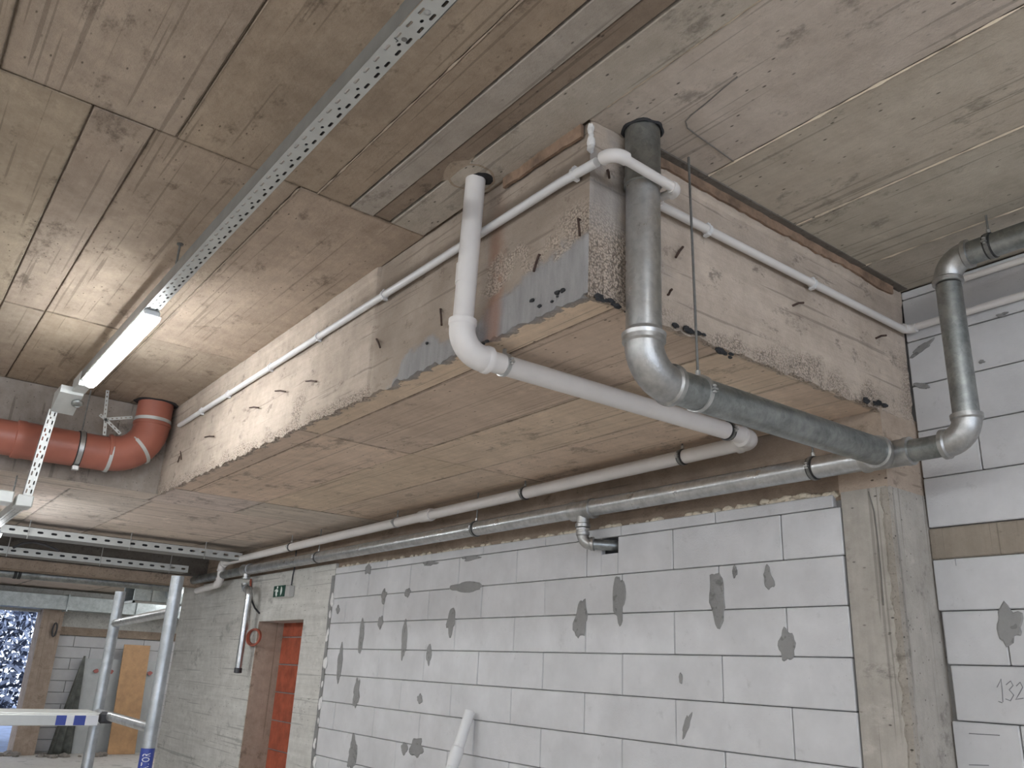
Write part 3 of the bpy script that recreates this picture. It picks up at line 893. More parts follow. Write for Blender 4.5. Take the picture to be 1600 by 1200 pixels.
def clip(pos, axis, out, parent):
    d = Vector(axis); o_ = Vector(out)
    bm = bmesh.new()
    lathe(bm, Vector(pos) - d * .008, d, [(0, RC), (.001, RC + .004), (.015, RC + .004), (.016, RC)], 14)
    a = Vector(pos) - o_ * .022
    q = [abs(x) for x in o_]
    for s in (-1, 1):
        e = Vector(pos) + VZ * s * (RC + .004) - o_ * .004
        box(bm, e.x - .012 * q[0] - .007 * abs(d.x), e.x + .012 * q[0] + .007 * abs(d.x), e.y - .012 * q[1] - .007 * abs(d.y), e.y + .012 * q[1] + .007 * abs(d.y), e.z - .004, e.z + .004)
    obj('clip', bm, 'pvc_cool', parent)
for px in ((315, 644), (357, 616), (423, 573), (498, 523), (600, 464), (898, 276)):
    q = at(*px, 'X', CXA)
    clip((CXA, q.y, CZA + (q.y - 1.8) * .0025), VY, (-1, 0, 0), c)
for px in ((1106, 360), (1270, 443)):
    q = at(*px, 'Y', YB - .028)
    clip((q.x, YB - .028, 1.4835), VX, (0, -1, 0), c)
c2 = thing('white_conduit', (XR - .02, .2, 1.63), 'upper white conduit on the right wall just under the ceiling', 'conduit')
obj('run', tube([(XR - .018, 1.50, 1.648), (XR - .018, -1.15, 1.645)], .014, 14), 'pvc', c2, True)
obj('clip', turned((XR - .018, .6, 1.6465), VY, [(0, .014), (.001, .018), (.015, .018), (.016, .014)], 14), 'pvc', c2, True)
# foam dollop at the slab corner
tag(obj('foam_dollop', lumps([(XA - .006, YB - .008, 1.655), (XA - .012, YB - .014, 1.64), (XA - .008, YB - .01, 1.625), (XA - .006, YB - .008, 1.605), (XA - .006, YB - .008, 1.585)], .008, .015, (1, 1, 1.7), 9), 'foam_white', None, True), 'dried white foam squeezed out at the slab corner under the ceiling', 'foam')

# ---- orange sewer pipe
o_ = thing('orange_sewer_pipe', (.8, 6.02, 1.13), 'thick orange plastic sewer pipe bending up into the ceiling', 'pipe')
OY, OZ, RO = 6.07, 1.275, .116
obj('pipe', tube([(-3, OY, OZ - .035), (.62, OY, OZ - .005)], RO - .004, 28), 'orange_pvc', o_, True)
obj('pipe', tube([(.6, OY, OZ - .005), (1.12, OY, OZ)], RO, 28), 'orange_pvc', o_, True)
obj('socket', turned((.55, OY, OZ - .005), VX, [(0, RO - .004), (.006, RO + .006), (.05, RO + .008), (.06, RO + .003), (.16, RO + .002), (.162, RO)], 28), 'orange_pvc', o_, True)
obj('elbow', bend((1.36, OY, OZ + .01), VX, VZ, .235, RO + .004, 28, .02, .006), 'orange_pvc', o_, True)
obj('riser', tube([(1.36, OY, OZ + .22), (1.36, OY, ZC + .02)], RO + .002, 28), 'orange_pvc', o_, True)
def band(pos, axis, r, mat='tray_steel', wd=.024):
    obj('strap', turned(Vector(pos) - Vector(axis).normalized() * wd / 2, axis, [(0, r), (.001, r + .003), (wd - .001, r + .003), (wd, r)], 28), mat, o_, True)
band((1.36, OY, 1.56), VZ, RO + .003)
band((1.36 - .225 * .29, OY, OZ + .075), (1, 0, 1), RO + .004)
band((1.12, OY, OZ), VX, RO + .004)
cl = thing('pipe_clamp', (.93, OY, OZ - .1), 'wide black-lined band around the orange pipe', 'clamp')
obj('lining', turned((.912, OY, OZ), VX, [(0, RO), (.001, RO + .006), (.04, RO + .006), (.041, RO)], 28), 'black_rubber', cl, True)
obj('ring', turned((.918, OY, OZ), VX, [(0, RO), (.001, RO + .010), (.028, RO + .010), (.029, RO)], 28), 'clamp_steel', cl, True)
obj('bolt', bevbox(.912, .952, OY - .06, OY - .02, OZ - RO - .035, OZ - RO - .004), 'clamp_steel', cl)
obj('rod', tube([(.93, OY, OZ + RO), (.93, OY, ZC)], .005, 8), 'rod_steel', cl)
def strap_bm(a, b2, wd=.02):
    a, b2 = Vector(a), Vector(b2)
    d = (b2 - a).normalized(); n_ = Vector((0, -1, 0)); s = d.cross(n_)
    bm = bmesh.new()
    L_ = (b2 - a).length; k = max(2, int(L_ / .028))
    for i in range(k):
        p0, p1 = a + d * L_ * i / k, a + d * L_ * (i + 1) / k
        m0, m1 = p0 + (p1 - p0) * .3, p0 + (p1 - p0) * .7
        for (u0, u1, w0, w1) in ((p0, m0, -1, 1), (m1, p1, -1, 1), (m0, m1, -1, -.4), (m0, m1, .4, 1)):
            bm.faces.new([bm.verts.new(x) for x in (u0 + s * w0 * wd / 2, u1 + s * w0 * wd / 2, u1 + s * w1 * wd / 2, u0 + s * w1 * wd / 2)])
    return bm
st = thing('strap_bracket', (1.15, OY - .1, 1.43), 'crossed perforated steel straps above the orange elbow', 'bracket')
k = at(165, 655, 'Y', OY - .11)
for e in ((207, 652), (163, 680), (188, 678), (156, 648)):
    q = at(*e, 'Y', OY - .11)
    obj('strap', strap_bm(k, q), 'tray_steel', st, solid=.002)
obj('strap', strap_bm(k + Vector((.0, .03, 0)), (k.x - .02, OY - .08, ZC)), 'tray_steel', st, solid=.002)
# ragged rings; the black ones paint the dark of holes around the pipes
def collar(name, ctr, r0, r1, dep, mat, parent, seed, col=None):
    bm = bmesh.new()
    n = 40
    R = []
    for k in range(n):
        th = 2 * math.pi * k / n
        q = 1 + .14 * nz(math.cos(th) * 2 + seed, math.sin(th) * 2)
        cx, sy = math.cos(th), math.sin(th)
        R.append([bm.verts.new((ctr[0] + cx * r0, ctr[1] + sy * r0, ctr[2] - dep * .4)), bm.verts.new((ctr[0] + cx * (r0 + r1) * .5 * q, ctr[1] + sy * (r0 + r1) * .5 * q, ctr[2] - dep)), bm.verts.new((ctr[0] + cx * r1 * q, ctr[1] + sy * r1 * q, ctr[2] + .004))])
    for k in range(n):
        a, b2 = R[k], R[(k + 1) % n]
        for j in range(2): bm.faces.new((a[j], a[j + 1], b2[j + 1], b2[j]))
    return obj(name, bm, mat, parent, True, col)
collar('hole_edge', (GX + .002, GY, ZC), RB, RB + .016, .006, 'tar', ceil, 1)
collar('hole_edge', (PX + .014, PY - .04, ZC - .006), .006, .054, .004, 'tar', ceil, 3)
collar('hole_mortar', (PX - .02, PY - .02, ZC + .001), .05, .12, .008, 'slab', ceil, 5, (.9, .9, .9))
collar('hole_edge', (1.36, OY, ZC), RO, RO + .03, .006, 'tar', ceil, 7)

# ---- wooden leftovers of the formwork, tar crumbs and bent nails
def plank(name, a, b2, up, out, h, t, seed, label):
    a, b2, up, out = Vector(a), Vector(b2), Vector(up), Vector(out)
    bm = bmesh.new()
    n = max(10, int((b2 - a).length / .03))
    rows = []
    for i in range(n + 1):
        p = a + (b2 - a) * i / n
        q = .8 + .3 * nz(i * .12, seed * 3) + .22 * nz(i * 1.3, seed)
        tt = t * (1 + .5 * nz(i * .5, seed * 5))
        rows.append([bm.verts.new(p), bm.verts.new(p + out * tt), bm.verts.new(p - up * h * q + out * tt * .8), bm.verts.new(p - up * h * q)])
    for r0, r1 in zip(rows, rows[1:]):
        for k in range(4): bm.faces.new((r0[k], r0[(k + 1) % 4], r1[(k + 1) % 4], r1[k]))
    bm.faces.new(rows[0]); bm.faces.new(rows[-1][::-1])
    return tag(obj(name, bm, 'formwork_wood', None), label, 'board', 'formwork leftovers at the slab top')
plank('formwork_board', (1.80, YB - .008, ZC - .004), (3.30, YB - .008, ZC - .004), VZ, (0, -1, 0), .046, .012, 2, 'splintered brown formwork board along the slab top behind the threaded rod')
plank('formwork_board', (XA - .008, 2.13, ZC - .004), (XA - .008, 1.71, ZC - .006), VZ, (-1, 0, 0), .05, .014, 5, 'brown wood strip under the ceiling left of the slab corner')
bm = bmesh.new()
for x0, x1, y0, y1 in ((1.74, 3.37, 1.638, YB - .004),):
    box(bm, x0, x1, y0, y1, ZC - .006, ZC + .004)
structure('edge_groove', bm, 'dirty_conc', None, ceil)  # dark strip painting the shadow band of the ceiling groove
rnd = random.Random(12)
def tarbits(pxs, n, label):
    pts = []
    for (ax_, ay), (bx_, by) in pxs:
        for i in range(n):
            t = rnd.random()
            q = at(ax_ + (bx_ - ax_) * t + rnd.uniform(-3, 3), ay + (by - ay) * t + rnd.uniform(-3, 3), 'Y', YB - .008)
            pts.append(q)
    return pts
pts = tarbits((((930, 462), (985, 488)), ((1052, 508), (1100, 524)), ((1120, 545), (1142, 556)), ((1345, 622), (1383, 634))), 13, '')
tag(obj('tar_crumbs', lumps(pts, .004, .013, (1.4, .7, .7), 21), 'tar', drop), kind='stuff')
pts = [at(x + rnd.uniform(-3, 3), y + rnd.uniform(-3, 3), 'X', XA - .008) for x, y in ((880, 455), (868, 462), (862, 470), (845, 478), (830, 470), (872, 458), (668, 535), (757, 540), (762, 532))]
tag(obj('tar_crumbs', lumps(pts, .004, .009, (.7, 1.4, .8), 22), 'tar', drop), kind='stuff')
def nail(ax, a, b2, out):
    v = (XA - .004) if ax == 'X' else (YB - .004)
    p0 = at(*a, ax, v); p1 = at(*b2, ax, v - out)
    d = p1 - p0
    obj('bent_nail', tube([p0 + (VX if ax == 'X' else VY) * .02, p0, p0 + d * .5 + Vector((0, 0, .004)), p1], .0042, 6), 'rust', drop)
for a, b2 in (((903, 342), (906, 368)), ((842, 398), (834, 424)), ((688, 483), (690, 508)), ((588, 530), (594, 543)), ((478, 596), (494, 596)), ((430, 611), (446, 612)), ((390, 637), (404, 637)), ((320, 683), (334, 682)), ((281, 712), (278, 722)), ((282, 705), (283, 718))):
    nail('X', a, b2, .02)
for a, b2 in (((1067, 386), (1056, 402)), ((1240, 477), (1256, 473)), ((1370, 528), (1385, 524)), ((950, 266), (952, 278)), ((1045, 460), (1050, 452))):
    nail('Y', a, b2, .02)

# ================================================================== CABLE TRAYS AND LUMINAIRES
def oblong(cx, cy, L_, W_, n=4):
    r = W_ / 2; h = L_ / 2 - r; pts = []
    for k in range(n + 1):
        t = math.pi * k / n
        pts.append((cx + r * math.cos(t), cy + h + r * math.sin(t)))
    for k in range(n + 1):
        t = math.pi + math.pi * k / n
        pts.append((cx + r * math.cos(t), cy - h + r * math.sin(t)))
    return pts
CELLS = {}
def cell(width, pitch, holes):
    bm = bmesh.new()
    def loop(pts):
        vs_ = [bm.verts.new((x, y, 0)) for x, y in pts]
        return [bm.edges.new((vs_[i], vs_[(i + 1) % len(vs_)])) for i in range(len(vs_))]
    e = loop([(-width / 2, 0), (width / 2, 0), (width / 2, pitch), (-width / 2, pitch)])
    for h_ in holes: e += loop(h_)
    bmesh.ops.triangle_fill(bm, use_beauty=True, edges=e)
    me = ([v.co.copy() for v in bm.verts], [[v.index for v in f.verts] for f in bm.faces])
    bm.verts.index_update()
    me = ([v.co.copy() for v in bm.verts], [[v.index for v in f.verts] for f in bm.faces])
    bm.free()
    return me
def perforated(bm, me, n, pitch, fn, skip=()):
    for i in range(n):
        vs_ = [bm.verts.new(fn(c.x, c.y + i * pitch)) for c in me[0]]
        for f in me[1]: bm.faces.new([vs_[k] for k in f])
PIT = .1118
W1 = .06
def slots(width, pitch):
    q = pitch / 4
    return [oblong(-width * .26, q, .027, .0085), oblong(-width * .26, 3 * q, .027, .0085), oblong(width * .27, q, .027, .0085), oblong(width * .27, 3 * q, .027, .0085), oblong(0.003, 2 * q, .014, .0085, 3)]
cm = cell(W1, PIT, slots(W1, PIT))
TX, TZ = .762, 1.50
def channel(parent, O, L_, D, Nn, hgt, width=W1, me=None, pitch=PIT, base='tray_base', sides=(-1, 1), side_slots=False):
    """U channel: O start of the base centre, D its run, Nn the side on which the walls stand"""
    O, D, Nn = Vector(O), Vector(D).normalized(), Vector(Nn).normalized()
    S = D.cross(Nn).normalized()
    n = max(1, round(L_ / pitch)); k = L_ / (n * pitch)
    bm = bmesh.new()
    perforated(bm, me or cm, n, pitch, lambda x, y: O + S * x + D * y * k)
    obj(base, bm, 'tray_steel', parent, solid=.0015)
    for s in sides:
        bm = bmesh.new()
        a = O + S * s * width / 2
        pr = [Vector((0, 0)), Vector((0, hgt)), Vector((-.010, hgt)), Vector((-.010, hgt - .008))]
        rows = [[bm.verts.new(p + S * s * q.x + Nn * q.y) for q in pr] for p in (a, a + D * L_)]
        for j in range(3): bm.faces.new((rows[0][j], rows[0][j + 1], rows[1][j + 1], rows[1][j]))
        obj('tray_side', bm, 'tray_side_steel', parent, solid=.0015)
tr = thing('cable_tray', (TX, 2.7, TZ), 'long perforated cable tray leading to the lit lamp', 'cable tray')
channel(tr, (TX, 1.529, TZ), 3.83, VY, VZ, .06)
channel(tr, (TX, -3.2, TZ - .004), 4.73, VY, VZ, .064, W1 + .006)
bm = turned((TX - .002, 1.44, TZ - .004), (0, 0, -1), [(0, .009), (.002, .009), (.004, .006), (.006, .002)], 14)
obj('bolt', bm, 'clamp_steel', tr, True)
obj('stamped_mark', text_bm('L', .02, (TX - .012, 1.575, TZ - .0018), (-.25, 1, 0), (-1, -.25, 0), .0004), 'black_plastic', tr)
obj('stamped_mark', turned((TX + .004, 1.56, TZ - .0006), (0, 0, -1), [(0, .008), (.0006, .008), (.0008, .007)], 14), 'rod_steel', tr)
# bend and vertical drop of the tray in front of the orange pipe
VYT = 5.62
bm = bmesh.new()
box(bm, TX - .034, TX + .034, 5.22, 5.44, TZ - .03, TZ + .055)
obj('tray_bend', bm, 'tray_steel', tr)
bm = bmesh.new()
vs_ = box(bm, .665, TX + .03, 5.40, VYT, 1.38, 1.50)
for v in vs_:
    if v.co.y < 5.5 and v.co.z < 1.45: v.co.z = 1.455
obj('tray_bend', bm, 'tray_steel', tr)
obj('bend_cover', turned((TX + .018, 5.47, 1.425), (0, -.4, -1), [(0, .034), (.008, .034), (.016, .028), (.018, .02), (.012, .018), (.012, .0)], 20), 'zinc_dull', tr, True)
channel(tr, (.652, VYT, .855), .54, (.03, 0, .54), VY, .05, W1 - .012, cell(W1 - .012, PIT, slots(W1 - .012, PIT)))
obj('tray_bend', bevbox(.60, .685, VYT - .03, VYT + .12, .785, .855, bev=.006), 'tray_steel', tr)
obj('tray_bend', bevbox(.50, .585, VYT + .0, VYT + .16, .80, .87, bev=.006), 'tray_steel', tr)
channel(tr, (.645, VYT + .10, .80), 3.1, VY, VZ, .05)
for y in (6.3, 8.4):
    obj('hanger_rod', tube([(.645, y, .80), (.645, y, ZS)], .005, 8), 'rod_steel', tr)
for y in (3.475, .4, -1.8):
    hg = thing('tray_hanger', (TX - .03, y, TZ), 'thin threaded rod holding the cable tray near the lamp' if y > 3 else 'threaded rod holding the cable tray overhead out of view', 'rod', 'tray hangers')
    obj('rod', tube([(TX - .012, y, TZ), (TX - .012, y, ZC)], .005, 8), 'rod_steel', hg)
    obj('washer', turned((TX - .012, y, ZC - .004), VZ, [(0, .014), (.004, .014)], 12), 'rod_steel', hg)
for i, dx in enumerate((-.0155, .003, .016)):
    pts = [(TX + dx + .003 * nz(y, i), y * .5 - 3, TZ + .008 + .0015 * i) for y in range(0, 17)]
    tag(obj('cable', tube(pts, .0062, 8), 'pvc' if i == 0 else 'black_plastic', None, True), ('pale grey cable lying along the left side of the long cable tray', 'dark cable lying along the middle of the long cable tray', 'dark cable lying along the right side of the long cable tray')[i], 'cable')
# perforated cross trays of the far bay: slotted side rails joined by a base sheet
cm2 = cell(.07, .11, [oblong(0, .055, .05, .02, 3)])
for (y, x1, z, w_, lab) in ((8.58, 2.98, .945, .26, 'nearer perforated cable tray crossing under the low ceiling'), (9.70, 2.80, .873, .26, 'farther perforated cable tray crossing before the beam')):
    ct = thing('cable_tray', (1, y, z), lab, 'cable tray')
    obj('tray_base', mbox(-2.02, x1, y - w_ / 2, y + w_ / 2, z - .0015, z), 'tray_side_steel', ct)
    for sd in (-1, 1):
        bm = bmesh.new()
        n_ = round((x1 + 2.02) / .11)
        kk = (x1 + 2.02) / (n_ * .11)
        perforated(bm, cm2, n_, .11, lambda u, v: Vector((-2.02 + v * kk, y + sd * w_ / 2, z + .035 + u)))
        obj('side_rail', bm, 'tray_steel', ct, solid=.0015)
    tag(obj('cable_bundle', tube([(-2 + .5 * k, y - .03 + .02 * nz(k, y), z + .045) for k in range(int((x1 + 2) * 2) + 1)], .042, 10), 'black_plastic', None, True), 'black cable bundle lying in the ' + ('nearer' if y < 9 else 'farther') + ' cross tray', 'cable')  # bundle added so the tray slots read dark
    for x in (-.6, 1.05, 1.9, 2.6):
        obj('hanger_rod', tube([(x, y - w_ / 2 - .012, z - .03), (x, y - w_ / 2 - .012, ZS)], .004, 6), 'clamp_steel', ct)
tag(obj('cable', tube([at(x, y, 'Y', 9.3) for x, y in ((20, 856), (35, 849), (52, 847), (70, 851), (84, 857), (93, 861))], .012, 8), 'black_plastic', None, True), 'black cable arching between the two far cable trays', 'cable')

def luminaire(name, x, y0, y1, z, label, group=None):
    t = thing(name, (x, (y0 + y1) / 2, z - .05), label, 'lamp', group)
    hs = obj('housing', bevbox(x - .036, x + .036, y0 + .012, y1 - .012, z - .024, z, bev=.006), 'luminaire_grey', t)
    bm = bmesh.new()
    n = 6
    rows = []
    for y in (y0 + .02, y1 - .02):
        rows.append([bm.verts.new((x + .042 * math.cos(math.pi + math.pi * k / n), y, z - .022 + .05 * math.sin(math.pi + math.pi * k / n))) for k in range(n + 1)])
    for k in range(n): bm.faces.new((rows[0][k], rows[0][k + 1], rows[1][k + 1], rows[1][k]))
    bm.faces.new(rows[0]); bm.faces.new(rows[1][::-1]); bm.faces.new((rows[0][0], rows[0][-1], rows[1][-1], rows[1][0]))
    obj('diffuser', bm, 'led_diffuser', t)
    for y in (y0, y1 - .018):
        obj('end_cap', bevbox(x - .034, x + .034, y + .004, y + .02, z - .03, z + .001, bev=.006), 'luminaire_grey', hs)
    return t
luminaire('luminaire', TX + .005, 3.82, 5.10, TZ - .003, 'glowing LED strip lamp under the end of the cable tray')
luminaire('luminaire', .67, 7.0, 8.27, .797, 'LED strip lamp at the left picture edge under the low ceiling')
for (x, y0) in [(TX + .005, y) for y in (-1.25, -3.9, -6.5, -9.1)] + [(x, y) for x in (-2.7, -5.4, -8.1) for y in (-8.6, -6.0, -3.4, -.8, 1.8, 4.4)]:  # tray row inferred from the wall shadow; three left rows added as fill
    luminaire('luminaire', x, y0, y0 + 1.27, TZ - .012, 'LED strip lamp on the ceiling out of view', 'lamps out of view')
for (x, y0) in ((-1.6, 7.0), (-4.4, 7.0)):  # unseen lamps added to brighten the concrete wall and far soffit
    luminaire('luminaire', x, y0, y0 + 1.27, .93, 'LED strip lamp under the low ceiling out of view', 'lamps under the low ceiling')
for (x, y0) in ((5.2, 13.2), (5.2, 15.6), (1.2, 13.5), (4.2, 11.0)):  # lamps added to lift the brightness of the far wall
    luminaire('luminaire', x, y0, y0 + 1.27, ZS - .01, 'LED strip lamp on the ceiling of the far bay', 'lamps of the far bay')

# ================================================================== THINGS ON AND BY THE WALL
s = thing('exit_sign', (XW - .03, 7.66, .555), 'green emergency exit sign box mounted above the bricked doorway', 'sign')
obj('box', bevbox(XW - .055, XW, 7.36, 7.62, .555, .655, bev=.006), 'sign_box', s)
fc_ = obj('face', bevbox(XW - .066, XW - .054, 7.44, 7.69, .558, .660, bev=.003), 'sign_green', s)
def sgn(pts, name):
    bm = bmesh.new()
    f = bm.faces.new([bm.verts.new((XW - .067, y, z)) for y, z in pts])
    r_ = bmesh.ops.extrude_face_region(bm, geom=[f])
    for v in r_['geom']:
        if isinstance(v, bmesh.types.BMVert): v.co.x -= .002
    obj(name, bm, 'sign_white', fc_)
sgn([(7.510 - .0, 0.6490), (7.488, 0.6340), (7.479, 0.6090), (7.488, 0.5870), (7.510, 0.5690), (7.521, 0.6090)], 'arrow')
sgn([(7.598 + .014 * math.cos(a * .785), 0.6440 + .011 * math.sin(a * .785)) for a in range(8)], 'figure_head')
sgn([(7.611, 0.6290), (7.580, 0.6240), (7.572, 0.6040), (7.598, 0.5990), (7.585, 0.5770), (7.602, 0.5610), (7.629, 0.5790), (7.629, 0.6040)], 'figure_body')
sgn([(7.638, 0.6240), (7.616, 0.6310), (7.616, 0.6190), (7.638, 0.6110), (7.655, 0.6090), (7.655, 0.6170)], 'figure_arm')
tag(obj('cable', tube([(XW - .008, 7.43, .65), (XW - .008, 7.425, .75), (XW - .01, 7.40, .83), (XW - .02, 7.40, 1.05)], .006, 8), 'black_plastic', None, True), 'thin black cable rising from the exit sign', 'cable')
fx = thing('flexible_conduit', (XW - .02, 8.2, .15), 'red flexible conduit hanging coiled beside the doorway', 'conduit')
pts = [at(x, y, 'X', XW - .02) for x, y in ((392, 905), (391, 930), (389, 950), (387, 970), (386, 984))]
obj('drop', tube(pts, .010, 8), 'red_conduit', fx, True)
c0 = at(397, 995, 'X', XW - .02)
for k in range(2):
    obj('loop', tube([(XW - .016 - .012 * k, c0.y + (.155 + .012 * k) * math.cos(a * .2618), c0.z + (.07 + .004 * k) * math.sin(a * .2618) - .006 * k) for a in range(25)], .010, 8), 'red_conduit', fx, True)
tag(obj('cable', tube([at(x, y, 'X', XW - .015) for x, y in ((391, 908), (391, 925), (393, 938), (398, 950), (405, 958))], .009, 8), 'black_plastic', None, True), 'short black cable curving out of the wall by the tail pipe', 'cable')
# loose white pipe leaning on the block wall
lp = thing('loose_pipe', (2.47, 4.31, FL), 'loose white plastic pipe leaning against the block wall', 'pipe')
P0, P1 = Vector((3.072, 4.405, -.232)), Vector((2.47, 4.31, FL + .03))
dd = (P1 - P0).normalized()
obj('pipe', tube([P0, P0 + dd * .30], .0315, 24), 'pvc_cool', lp, True)
obj('socket', turned(P0 + dd * .21, dd, [(0, .031), (.004, .037), (.02, .039), (.10, .038), (.11, .035)], 24), 'pvc_cool', lp, True)
obj('pipe', tube([P0 + dd * .3, P1], .0335, 24), 'pvc_cool', lp, True)

# ---- scaffold tower
sf = thing('scaffold_tower', (1.0, 4.0, FL), 'galvanised scaffold end frame standing left of the concrete wall', 'scaffold')
Y1, Y2, RS = 3.54, 4.44, .0245
post = obj('post', tube([(1.0, Y1, FL), (1.0, Y1, .305)], RS, 20), 'post_zinc', sf, True)
obj('post', tube([(1.0, Y2, FL), (1.0, Y2, .283)], RS, 20), 'post_zinc', sf, True)
obj('rung', tube([(1.0, Y1, .166), (1.0, Y2, .135)], .019, 16), 'zinc', sf, True)
obj('rung', tube([(1.0, Y1, -.262), (1.0, Y2, -.262)], .019, 16), 'zinc', sf, True)
obj('rung', tube([(1.0, Y1, -.9), (1.0, Y2, -.9)], .019, 16), 'zinc', sf, True)
obj('rung', tube([(1.0, Y1, -1.5), (1.0, Y2, -1.5)], .019, 16), 'zinc', sf, True)
obj('label_sleeve', turned((1.0, Y1, -.62), VZ, [(0, RS), (.0008, RS + .0008), (.2882, RS + .0008), (.289, RS)], 20), 'label_blue', post, True)
tb = text_bm('GLADIATOR', .040, (0, 0, 0), (1, 0, 0), (0, 1, 0), .0004)
out = (Vector((0, 0, 0)) - Vector((1.0, Y1, 0))); out.z = 0; out.normalize()
rt = VZ.cross(out)                       # horizontal direction across the face of the post as the viewer sees it
for v in tb.verts:
    a = v.co.y / RS                      # letters wrap round the post, reading upwards
    v.co = Vector((1.0, Y1, -.408)) + VZ * v.co.x * .55 + (out * math.cos(a) - rt * math.sin(a)) * (RS + .0012 + v.co.z)
obj('lettering', tb, 'label_white', post)
dk = thing('scaffold_deck', (.0, 4.3, -.31), 'aluminium scaffold deck plank with blue and white stickers', 'deck')
pk = obj('plank', bevbox(-1.0, .965, 4.20, 4.46, -.296, -.250, bev=.004), 'tray_steel', dk)
obj('edge_rail', bevbox(-1.0, .945, 4.175, 4.205, -.300, -.256, bev=.003), 'tray_steel', dk)
obj('end_hook', bevbox(.955, 1.02, 4.19, 4.26, -.292, -.245, bev=.01), 'black_plastic', dk)
q = [at(x, 1122, 'Y', 4.174).x for x in (88, 104, 116, 134, 154)]
for i, (a, b2, mt) in enumerate(((q[0], q[1], 'label_blue'), (q[1], q[2], 'label_white'), (q[2], q[3], 'label_blue'), (q[3], q[4], 'label_white'))):
    obj('sticker', mbox(a, b2, 4.1735, 4.176, -.2975, -.2585), mt, pk)

# ---- far bay: ducts, board, wrapped stack, frosted shrubs outside
du = thing('air_duct', (3.5, 12.2, .66), 'open-ended rectangular sheet metal air duct stub', 'duct')
X0 = 2.88
bm = bmesh.new()
for (y0, y1, z0, z1) in ((12.0, 12.52, .915, .92), (12.0, 12.52, .67, .675), (12.0, 12.005, .67, .92), (12.515, 12.52, .67, .92)):
    box(bm, X0, 5.0, y0, y1, z0, z1)
db = obj('duct_body', bm, 'duct_sheet', du)
for x in (3.1, 4.0, 4.8):
    obj('hanger_rod', tube([(x, 11.985, .66), (x, 11.985, ZS)], .006, 6), 'clamp_steel', du)
bm = bmesh.new()
for (y0, y1, z0, z1) in ((11.97, 12.55, .92, .95), (11.97, 12.55, .64, .67), (11.97, 12.0, .64, .95), (12.52, 12.55, .64, .95)):
    box(bm, X0 - .012, X0 + .012, y0, y1, z0, z1)
obj('flange', bm, 'duct_sheet', db)
obj('duct_stop', mbox(X0 + .45, X0 + .46, 12.0, 12.52, .67, .92), 'black_plastic', du)
obj('spigot', turned((3.36, 12.0, .79), (0, -1, 0), [(0, .09), (.18, .09), (.19, .095), (.2, .07)], 24), 'duct_sheet', du, True)
d2 = thing('air_duct', (3, 17.6, .70), 'long flat sheet metal air duct along the far wall', 'duct')
for i, (x0, x1) in enumerate(((-1.0, .2), (.2, 1.6), (1.6, 3.05), (3.05, 4.25), (4.25, 5.05), (5.05, 6.6))):
    obj('duct_segment', bevbox(x0 + .01, x1 - .01, 17.35, 17.9, .705, .955, bev=.004), 'duct_sheet', d2)
    obj('duct_flange', bevbox(x1 - .014, x1 + .014, 17.32, 17.93, .68, .98, bev=.003), 'duct_sheet', d2)
bd = thing('wooden_board', (4.5, 17.7, FL), 'light brown wooden board leaning on the far block wall', 'board')
bm = mbox(4.26, 4.74, -.014, .014, 0, 1.93)
a = math.radians(7)
for v in bm.verts:
    y, z = v.co.y, v.co.z
    v.co.y = 17.58 + y * math.cos(a) + z * math.sin(a) ; v.co.z = FL + .005 + z * math.cos(a) - y * math.sin(a)
obj('board', bm, 'wood_board', bd)
for zz in (.25, 1.0, 1.7):
    obj('batten', bevbox(4.28, 4.72, 17.596 + zz * math.sin(a), 17.622 + zz * math.sin(a), FL + zz, FL + zz + .06, bev=.003), 'wood_board', bd)
ws = thing('wrapped_stack', (4.3, 17.8, FL), 'white plastic wrapped stack with red print behind the board', 'package')
bm = bmesh.new()
nx_, nz_ = 24, 16
gr = []
for i in range(nx_ + 1):
    row = []
    for j in range(nz_ + 1):
        x = 3.62 + 1.4 * i / nx_; z = FL + 1.64 * j / nz_
        row.append(bm.verts.new((x, 17.88 + .03 * nz(x, z, 0, 5) + .012 * nz(x, z, 4, 14), z + (.02 * nz(x, 3, 3, 6) if j == nz_ else 0))))
    row.append(bm.verts.new((3.62 + 1.4 * i / nx_, 17.985, FL + 1.62)))
    gr.append(row)
for r0, r1 in zip(gr, gr[1:]):
    for j in range(nz_ + 1): bm.faces.new((r0[j], r0[j + 1], r1[j + 1], r1[j]))
bm.faces.new(gr[0] + [bm.verts.new((3.62, 17.985, FL))]); bm.faces.new(gr[-1] + [bm.verts.new((5.02, 17.985, FL))])
obj('wrapping', bm, 'sheet_plastic', ws, True)
for i, x in enumerate((3.86, 4.12, 4.83)):
    bm = bmesh.new()
    blob_prism(bm, (x, 17.845, FL + 1.42), VX, VZ, (0, -1, 0), .05, .035, .006, 14, .3, i)
    obj('print', bm, 'red_print', ws)
gb = thing('folded_tarp', (3.5, 17.6, FL), 'dark folded plastic tarp hanging against the wrapped stack', 'tarp')
bm = bmesh.new()
rows = []
for j in range(14):
    t = j / 13
    wv = .02 + .24 * t ** .9
    rows.append([bm.verts.new((3.60 - .10 * t + wv * (k / 8 - .5) * 1.5, 17.80 - .05 * t - .04 * math.sin(k * 2.1) * t, FL + .01 + 1.67 * (1 - t))) for k in range(9)])
for r0, r1 in zip(rows, rows[1:]):
    for k in range(8): bm.faces.new((r0[k], r0[k + 1], r1[k + 1], r1[k]))
obj('folds', bm, 'bag_dark', gb, True, solid=.01)
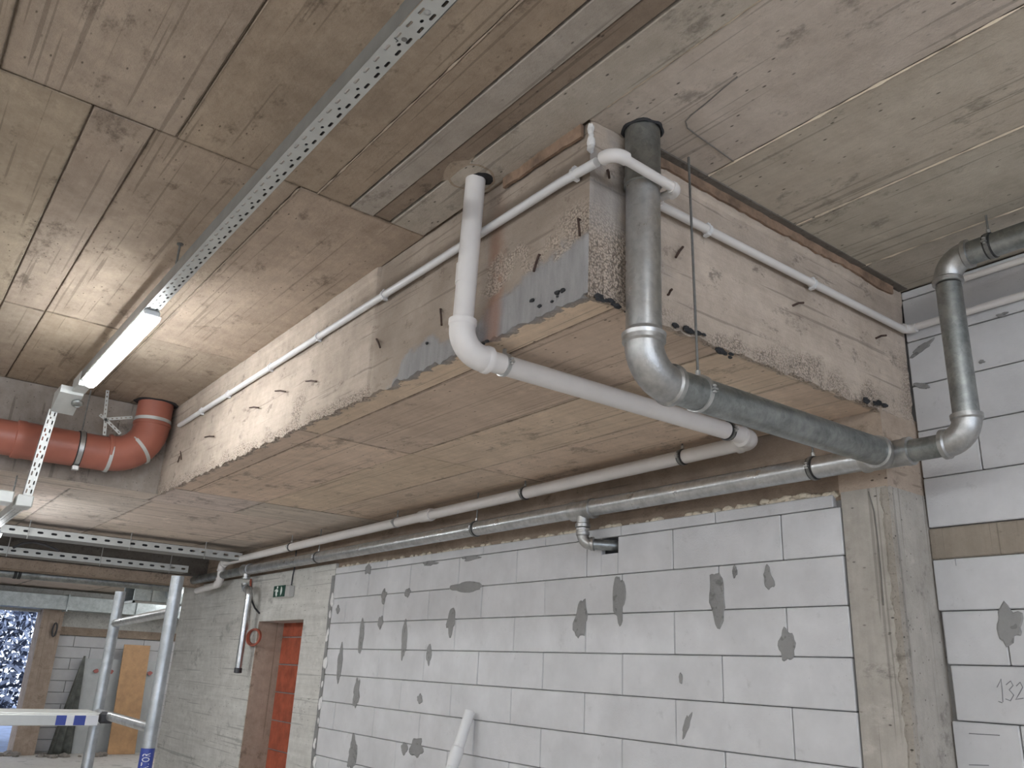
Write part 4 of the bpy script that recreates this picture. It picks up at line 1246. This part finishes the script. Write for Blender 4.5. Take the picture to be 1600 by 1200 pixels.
tag(obj('cable', tube([(2.98 + .035 * math.cos(k * .5236), 17.66, .36 + .12 * math.sin(k * .5236)) for k in range(13)], .014, 8), 'black_plastic', None, True), 'black cable loop hanging on the distant column', 'cable')
def shrub(x, y, h, sp, n, label, seed):
    t = thing('frosted_shrub', (x, y, FL - .05), label, 'shrub', 'shrubs outside the far opening')
    rnd = random.Random(seed)
    for nm, mt, cnt in (('foliage', 'leaf_dark', n), ('frosted_leaves', 'leaf_frost', n)):
        bm = bmesh.new()
        for i in range(cnt):
            th, rr = rnd.random() * 6.283, rnd.random() ** .5
            p_ = Vector((x + sp * rr * math.cos(th), y + sp * .6 * rr * math.sin(th) - (.1 if nm != 'foliage' else 0), FL + .6 + h * rnd.random()))
            s_ = rnd.uniform(.05, .11)
            u = Vector((rnd.uniform(-1, 1), rnd.uniform(-1, 1), rnd.uniform(-1, 1))).normalized(); v = u.orthogonal().normalized()
            bm.faces.new([bm.verts.new(p_ + u * s_), bm.verts.new(p_ + v * s_ * .5), bm.verts.new(p_ - u * s_), bm.verts.new(p_ - v * s_ * .5)])
        tag(obj(nm, bm, mt, t), kind='stuff')
    bm = bmesh.new()
    for k in range(6):
        th = k * 1.05
        sweep(bm, [(x, y, FL - .05), (x + .3 * sp * math.cos(th), y + .2 * math.sin(th), FL + .5 * h), (x + .7 * sp * math.cos(th), y + .3 * math.sin(th), FL + h)], [.03, .02, .008], 6)
    obj('stems', bm, 'leaf_dark', t)
shrub(2.1, 20.2, 2.6, .95, 900, 'frosted shrub filling the far window opening', 3)
shrub(3.4, 21.0, 2.6, 1.0, 700, 'frosted shrub beyond the distant column', 5)
shrub(.7, 20.6, 2.6, 1.0, 700, 'frosted shrub at the left end of the far opening', 8)
rb = [(2.3 + .5 * rnd.random(), 17.5 + .4 * rnd.random(), FL + .02) for i in range(22)]
rb += [(3.0 + 1.2 * rnd.random(), 17.2 + .3 * rnd.random(), FL + .01) for i in range(12)]
tag(obj('rubble_heap', lumps(rb, .02, .09, (1.2, 1, .7), 31), 'rubble', None), 'scattered rubble on the floor at the foot of the distant column', 'rubble', kind='stuff')
